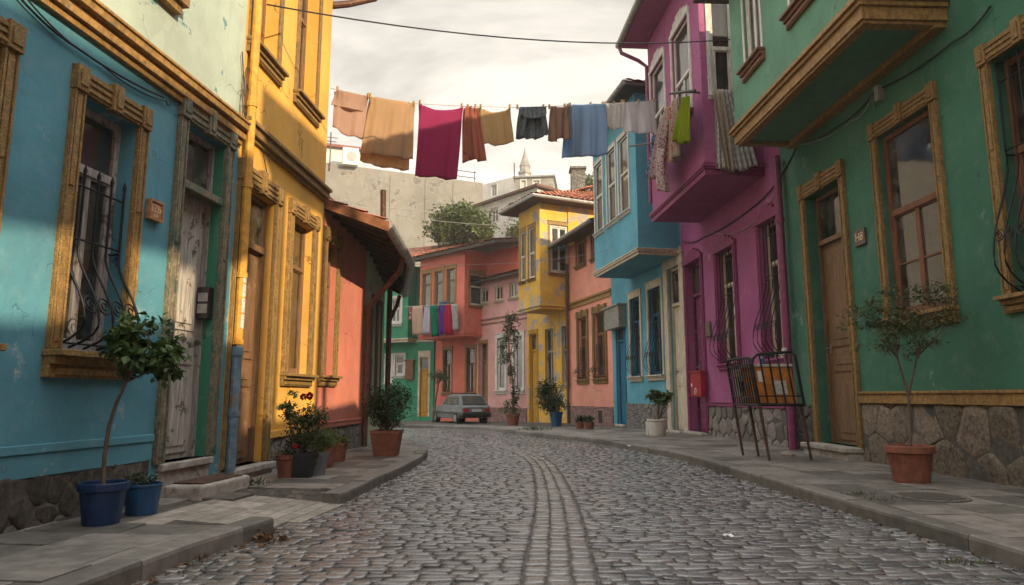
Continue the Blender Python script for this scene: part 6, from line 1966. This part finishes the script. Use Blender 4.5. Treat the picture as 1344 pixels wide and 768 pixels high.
# ------------------------------------------------------------------ stone block and mat before the white door
a_ = gp(222, 661); 
BK = [gp(228, 661), gp(276, 661), gp(312, 640), gp(262, 632)]
BK = [Vector((p.x, p.y)) for p in BK]
uA = L1.hit(214, 640)[0]
s0, s1 = D1[0] - .06, D1[1] + .12
mb = MB(); mb.fbox(L1, s0, s1, -.1, .235, .09, .46)
o = tag(mb.build('step_block', M['step'], None, bevel=.03, seg=3), 'rough stone step block before the peeling white door', 'step')
mb = MB(); mb.fbox(L1, s0 + .1, s1 - .1, .236, .25, .12, .42)
tag(mb.build('door_mat', M['rust'], None, bevel=.005), 'brown door mat lying on the rough stone step block', 'mat')

# ------------------------------------------------------------------ leaning iron rack with the orange box
p0 = gp(1010, 605); p1 = gp(971, 597)
r_ = thing('iron_rack', p0, 'leaning black iron rack on legs against the magenta house', 'rack')
ex = Vector((1, 0, 0)); ey = (p1 - p0); ey.z = 0; ey.normalize(); lenY = .92; lenX = .66; zp, zt_ = .80, 1.50
def rk(x, y, z): return p0 + ex * (x - .13 * max(z - .0, 0)) + ey * y + Vector((0, 0, z))
for nm, x, y in (('leg', 0, 0), ('leg', 0, lenY), ('leg', lenX * .25, lenY * .8), ('leg', lenX, .1)):
    mb = MB(); mb.tube([rk(x, y, -.0), rk(x, y, zp)], [.02, .026], 8); mb.build(nm, M['rust'], r_)
mb = MB()
mb.tube([rk(0, 0, zp), rk(lenX, 0, zp), rk(lenX, lenY, zp), rk(0, lenY, zp), rk(0, 0, zp)], .022, 6)
for i in range(6): mb.tube([rk(lenX * i / 5, 0, zp), rk(lenX * i / 5, lenY, zp)], .011, 6)
mb.build('platform', M['iron'], r_)
mb = MB()
mb.tube([rk(0, 0, zp), rk(0, 0, zt_ - .09), rk(0, .04, zt_ - .02), rk(0, .1, zt_), rk(0, lenY - .1, zt_), rk(0, lenY - .03, zt_ - .03), rk(0, lenY, zt_ - .1), rk(0, lenY, zp)], .019, 8)
for i in range(1, 11): mb.tube([rk(0, lenY * i / 11, zp), rk(0, lenY * i / 11, zt_)], .011, 6)
for z in (zp + .12, zp + .42, zt_ - .1): mb.tube([rk(0, 0, z), rk(0, lenY, z)], .011, 6)
mb.build('side_grate', M['iron'], r_)
mb = MB(); zf = zt_ + .04
mb.tube([rk(0, 0, zp), rk(0, 0, zf - .14), rk(.03, 0, zf - .06), rk(.1, 0, zf), rk(lenX - .05, 0, zf + .04), rk(lenX, 0, zf), rk(lenX, 0, zp)], .022, 8)
for i in range(1, 5): mb.tube([rk(lenX * i / 5, 0, zp), rk(lenX * i / 5, 0, zf + .02)], .013, 6)
mb.tube([rk(0, 0, zp + .13), rk(lenX, 0, zp + .13)], .011, 6)
mb.build('front_grate', M['iron'], r_)
mb = MB()
def bx8(x0, x1, y0, y1, z0, z1): return [rk(x, y, z) for z in (z0, z1) for x, y in ((x0, y0), (x1, y0), (x1, y1), (x0, y1))]
b_ = thing('cardboard_box', rk(.3, .3, zp), 'orange box with a pale lid and stickers inside the iron rack', 'box')
mb.hexa(bx8(.05, .60, .06, .55, zp + .025, zp + .56)); mb.build('case', M['orange'], b_, bevel=.012)
mb = MB(); mb.hexa(bx8(.03, .62, .04, .57, zp + .561, zp + .60)); mb.build('lid', M['card'], b_, bevel=.008)
mb = MB(); mb.hexa(bx8(.30, .48, .054, .0585, zp + .16, zp + .36)); mb.build('sticker', M['sticker'], b_)
mb = MB(); mb.hexa(bx8(.08, .16, .054, .0585, zp + .34, zp + .5)); mb.build('sticker', M['white'], b_)
c_ = rk(.27, .25, zp + .60)
mb = MB(); mb.lathe(c_, [(.03, 0), (.032, .02), (.032, .09), (.012, .12), (.012, .14)], 12); tag(mb.build('plastic_bottle', M['bluepot2'], None), 'small blue plastic bottle standing on the orange box', 'bottle')
mb = MB(); mb.hexa(bx8(.04, .40, .66, .86, zp + .025, zp + .55)); tag(mb.build('board', M['card'], None, bevel=.006), 'pale board packing behind the grate of the iron rack', 'board')
mb = MB(); mb.hexa(bx8(.03, .07, .60, .655, zp + .20, zp + .36)); tag(mb.build('can', M['bluepot'], None, bevel=.01), 'small blue can stuck behind the side grate of the rack', 'can')
q = gp(1034, 598)
mb = MB(); mb.lathe(q, [(.10, -.02), (.11, .02), (.07, .06), (.02, .075)], 9); tag(mb.build('stone', M['step'], None), 'loose stone lying under the iron rack', 'stone')

# ------------------------------------------------------------------ parked car
cb = gp(600, 557)
SC = .86
r_ = thing('parked_car', cb, 'faded grey old saloon car parked before the coral red house', 'car')
ang = math.radians(118)
CM = Matrix.Translation(Vector((cb.x, cb.y + 1.3, cb.z))) @ Matrix.Rotation(ang, 4, 'Z') @ Matrix.Scale(SC, 4)
def cq(x, y, z): return CM @ Vector((x, y, z))
def loft(mb, secs):
    rws = []
    for x, hw, z0, z1, tw in secs:
        md_ = 1.02 if tw > .93 else (1 + tw) / 2 + .01
        rws.append([cq(x, -hw, z0), cq(x, -hw * md_, (z0 + z1) / 2), cq(x, -hw * tw, z1), cq(x, 0, z1 + .015), cq(x, hw * tw, z1), cq(x, hw * md_, (z0 + z1) / 2), cq(x, hw, z0)])
    mb.grid(rws, True); mb.face(*rws[0]); mb.face(*rws[-1])
mb = MB(); loft(mb, [(-1.98, .70, .42, .80, .97), (-1.9, .76, .32, .88, .97), (-1.2, .79, .28, .90, .97), (0, .80, .26, .90, .97), (.8, .79, .28, .88, .97), (1.5, .77, .30, .80, .95), (1.95, .72, .36, .72, .94), (2.02, .66, .44, .66, .94)])
mb.build('body', M['carpaint'], r_, smooth=False, bevel=.02)
mb = MB(); loft(mb, [(-1.78, .72, .88, .90, .98), (-1.42, .66, .885, 1.36, .88), (-1.1, .66, .885, 1.41, .88), (-.1, .66, .885, 1.41, .88), (.18, .66, .885, 1.34, .88), (.78, .70, .875, .89, .98)])
mb.build('cabin', M['carpaint'], r_, bevel=.015)
def quadp(name, pts, mat, th=.012):
    mb = MB(); P4 = [cq(*p) for p in pts]; nrm = (P4[1] - P4[0]).cross(P4[3] - P4[0]).normalized() * th * .5
    mb.hexa([p - nrm for p in P4] + [p + nrm for p in P4]); mb.build(name, mat, r_)
quadp('rear_window', [(-1.785, -.60, .945), (-1.785, .60, .945), (-1.475, .53, 1.335), (-1.475, -.53, 1.335)], M['carglass'])
for sy in (-1, 1):
    for x0, x1, x2, x3 in ((-1.3, -.62, -.62, -1.2), (-.55, .15, .10, -.55), (.2, .55, .18, .16)):
        quadp('side_window', [(x0, sy * .682, .93), (x1, sy * .682, .93), (x2, sy * .612, 1.31), (x3, sy * .612, 1.31)], M['carglass'])
    quadp('tail_light', [(-1.978, sy * .68, .60), (-1.978, sy * .44, .60), (-1.972, sy * .44, .74), (-1.972, sy * .68, .74)], M['tail'], .03)
    for x in (-1.28, 1.30):
        mb = MB(); mb.disc(cq(x, sy * .70, .29), (CM.to_3x3() @ Vector((0, 1, 0))), .29 * SC, .2 * SC, 22); w_ = mb.build('wheel', M['tyre'], r_, bevel=.02)
        mb = MB(); mb.disc(cq(x, sy * .80, .29), (CM.to_3x3() @ Vector((0, 1, 0))), .17 * SC, .03 * SC, 16); mb.build('rim', M['zinc'], w_)
mb = MB()
loft(mb, [(-2.06, .72, .36, .54, .99), (-1.95, .78, .34, .56, .99), (-1.7, .80, .34, .55, .99)])
mb.build('rear_bumper', M['black'], r_, bevel=.02)
quadp('number_plate', [(-2.005, -.26, .60), (-2.005, .26, .60), (-2.0, .26, .71), (-2.0, -.26, .71)], M['sticker'])
quadp('side_trim', [(-1.75, .815, .50), (1.7, .800, .50), (1.7, .800, .56), (-1.75, .815, .56)], M['black'])
mb = MB(); mb.tube([cq(-.9, -.45, 1.42), cq(-.9, -.45, 1.47), cq(-.9, .45, 1.47), cq(-.9, .45, 1.42)], .02, 6); mb.tube([cq(-.1, -.45, 1.42), cq(-.1, -.45, 1.47), cq(-.1, .45, 1.47), cq(-.1, .45, 1.42)], .02, 6); mb.build('roof_rack', M['black'], r_)

# ------------------------------------------------------------------ manhole, litter, weeds
c_ = gp(1222, 653)
mb = MB(); mb.lathe((c_.x, c_.y, .126), [(.32, -.02), (.32, .003), (.30, .006), (.29, .003)], 30)
for i in range(-5, 6):
    for j in range(-5, 6):
        if i * i + j * j < 26: mb.box(c_.x + i * .05 - .016, c_.x + i * .05 + .016, c_.y + j * .05 - .016, c_.y + j * .05 + .016, .127, .136)
tag(mb.build('manhole_cover', M['kerb'], None), 'round studded iron cover set in the right pavement', 'manhole cover')
mb = MB(); rg2 = random.Random(4)
def litter(n, path, off0, off1, y0, y1, sgn):
    for _ in range(n):
        y = rg2.uniform(y0, y1); i = min(range(0, len(path), 3), key=lambda k: abs(path[k].y - y)); p = path[i]
        q = Vector((p.x + sgn * abs(rg2.gauss(off0, off1)), y, .012 + gz(y)))
        leaf(mb, q, rg2.uniform(.02, .05), rg2, .6, .5, rg2.random(), Vector((rg2.gauss(0, 1), rg2.gauss(0, 1), rg2.uniform(0, .35))).normalized())
litter(240, KL_A, .05, .10, 2.5, 5.6, 1); litter(90, KL_B, .05, .08, 6.9, 11, 1); litter(170, KR, .04, .08, 4, 12, -1)
tag(mb.build('leaf_litter', M['leaf_dry'], None, fix=False), 'dry leaves and crumbs gathered along the kerbs', 'leaves', kind='stuff')
mb = MB(); p = gp(345, 711, 0)
for _ in range(70):
    leaf(mb, p + Vector((rg2.gauss(0, .10), rg2.gauss(0, .06), .01 + abs(rg2.gauss(0, .02)))), rg2.uniform(.04, .09), rg2, .5, .6, rg2.random())
tag(mb.build('dead_branch', M['leaf_dry'], None, fix=False), 'crumpled brown dead leaf cluster beside the left kerb', 'dead leaves')
def weeds(c, n, r, hgt):
    mb = MB()
    for _ in range(n):
        b = c + Vector((rg2.gauss(0, r), rg2.gauss(0, r * .6), 0)); d = Vector((rg2.gauss(0, .5), rg2.gauss(0, .5), 1)).normalized()
        leaf(mb, b, hgt * rg2.uniform(.5, 1.2), rg2, .22, .2, rg2.random(), d)
    return mb
for px, py, n, r, h, lab in ((322, 637, 90, .12, .09, 'tuft of weeds beside the yellow house step'), (885, 0, 0, 0, 0, ''), (226, 742, 60, .12, .05, 'weeds in the gutter by the near left kerb'), (1128, 650, 60, .09, .04, 'flat weed growing through the right pavement'), (1160, 657, 50, .09, .035, 'flat weed beside the iron cover on the right pavement'), (1262, 742, 45, .07, .05, 'weed in the gutter by the near right kerb'), (700, 565, 60, .2, .15, 'weeds at the foot of the brick red pot')):
    if n: tag(weeds(gp(px, py, .12 if py not in (742,) else 0.0), n, r, h).build('weed_tuft', M['leaf_olive'], None, fix=False), lab, 'weeds', kind='stuff')
for px, py, lab in ((825, 586, 'scrap of white paper on the far right kerb'), (956, 705, 'white paper scrap on the cobbles near the right kerb'), (208, 737, 'pale litter scrap near the left kerb')):
    p = gp(px, py, .02 if px != 825 else .13); mb = MB(); k_ = .022
    mb.grid([[p + Vector((k_ * (i - 1.5), k_ * (j - 1.5) * .7, .012 * math.sin(i * 2 + j * 3) + .012)) for i in range(4)] for j in range(4)])
    tag(mb.build('paper_scrap', M['white'], None, fix=False, solid=.002), lab, 'litter')

# ------------------------------------------------------------------ evening haze
HAZE = .0015
if HAZE:
    m, t, out = newmat('haze_air')
    pv_ = t.n('VolumePrincipled'); pv_.inputs['Color'].default_value = (.95, .90, .82, 1); pv_.inputs['Density'].default_value = HAZE; pv_.inputs['Anisotropy'].default_value = .25
    t.put(out.inputs[1], pv_)
    mb = MB(); mb.box(-90, 90, -60, 130, -2.0, 45); o = mb.build('haze', m); tag(o, kind='stuff')
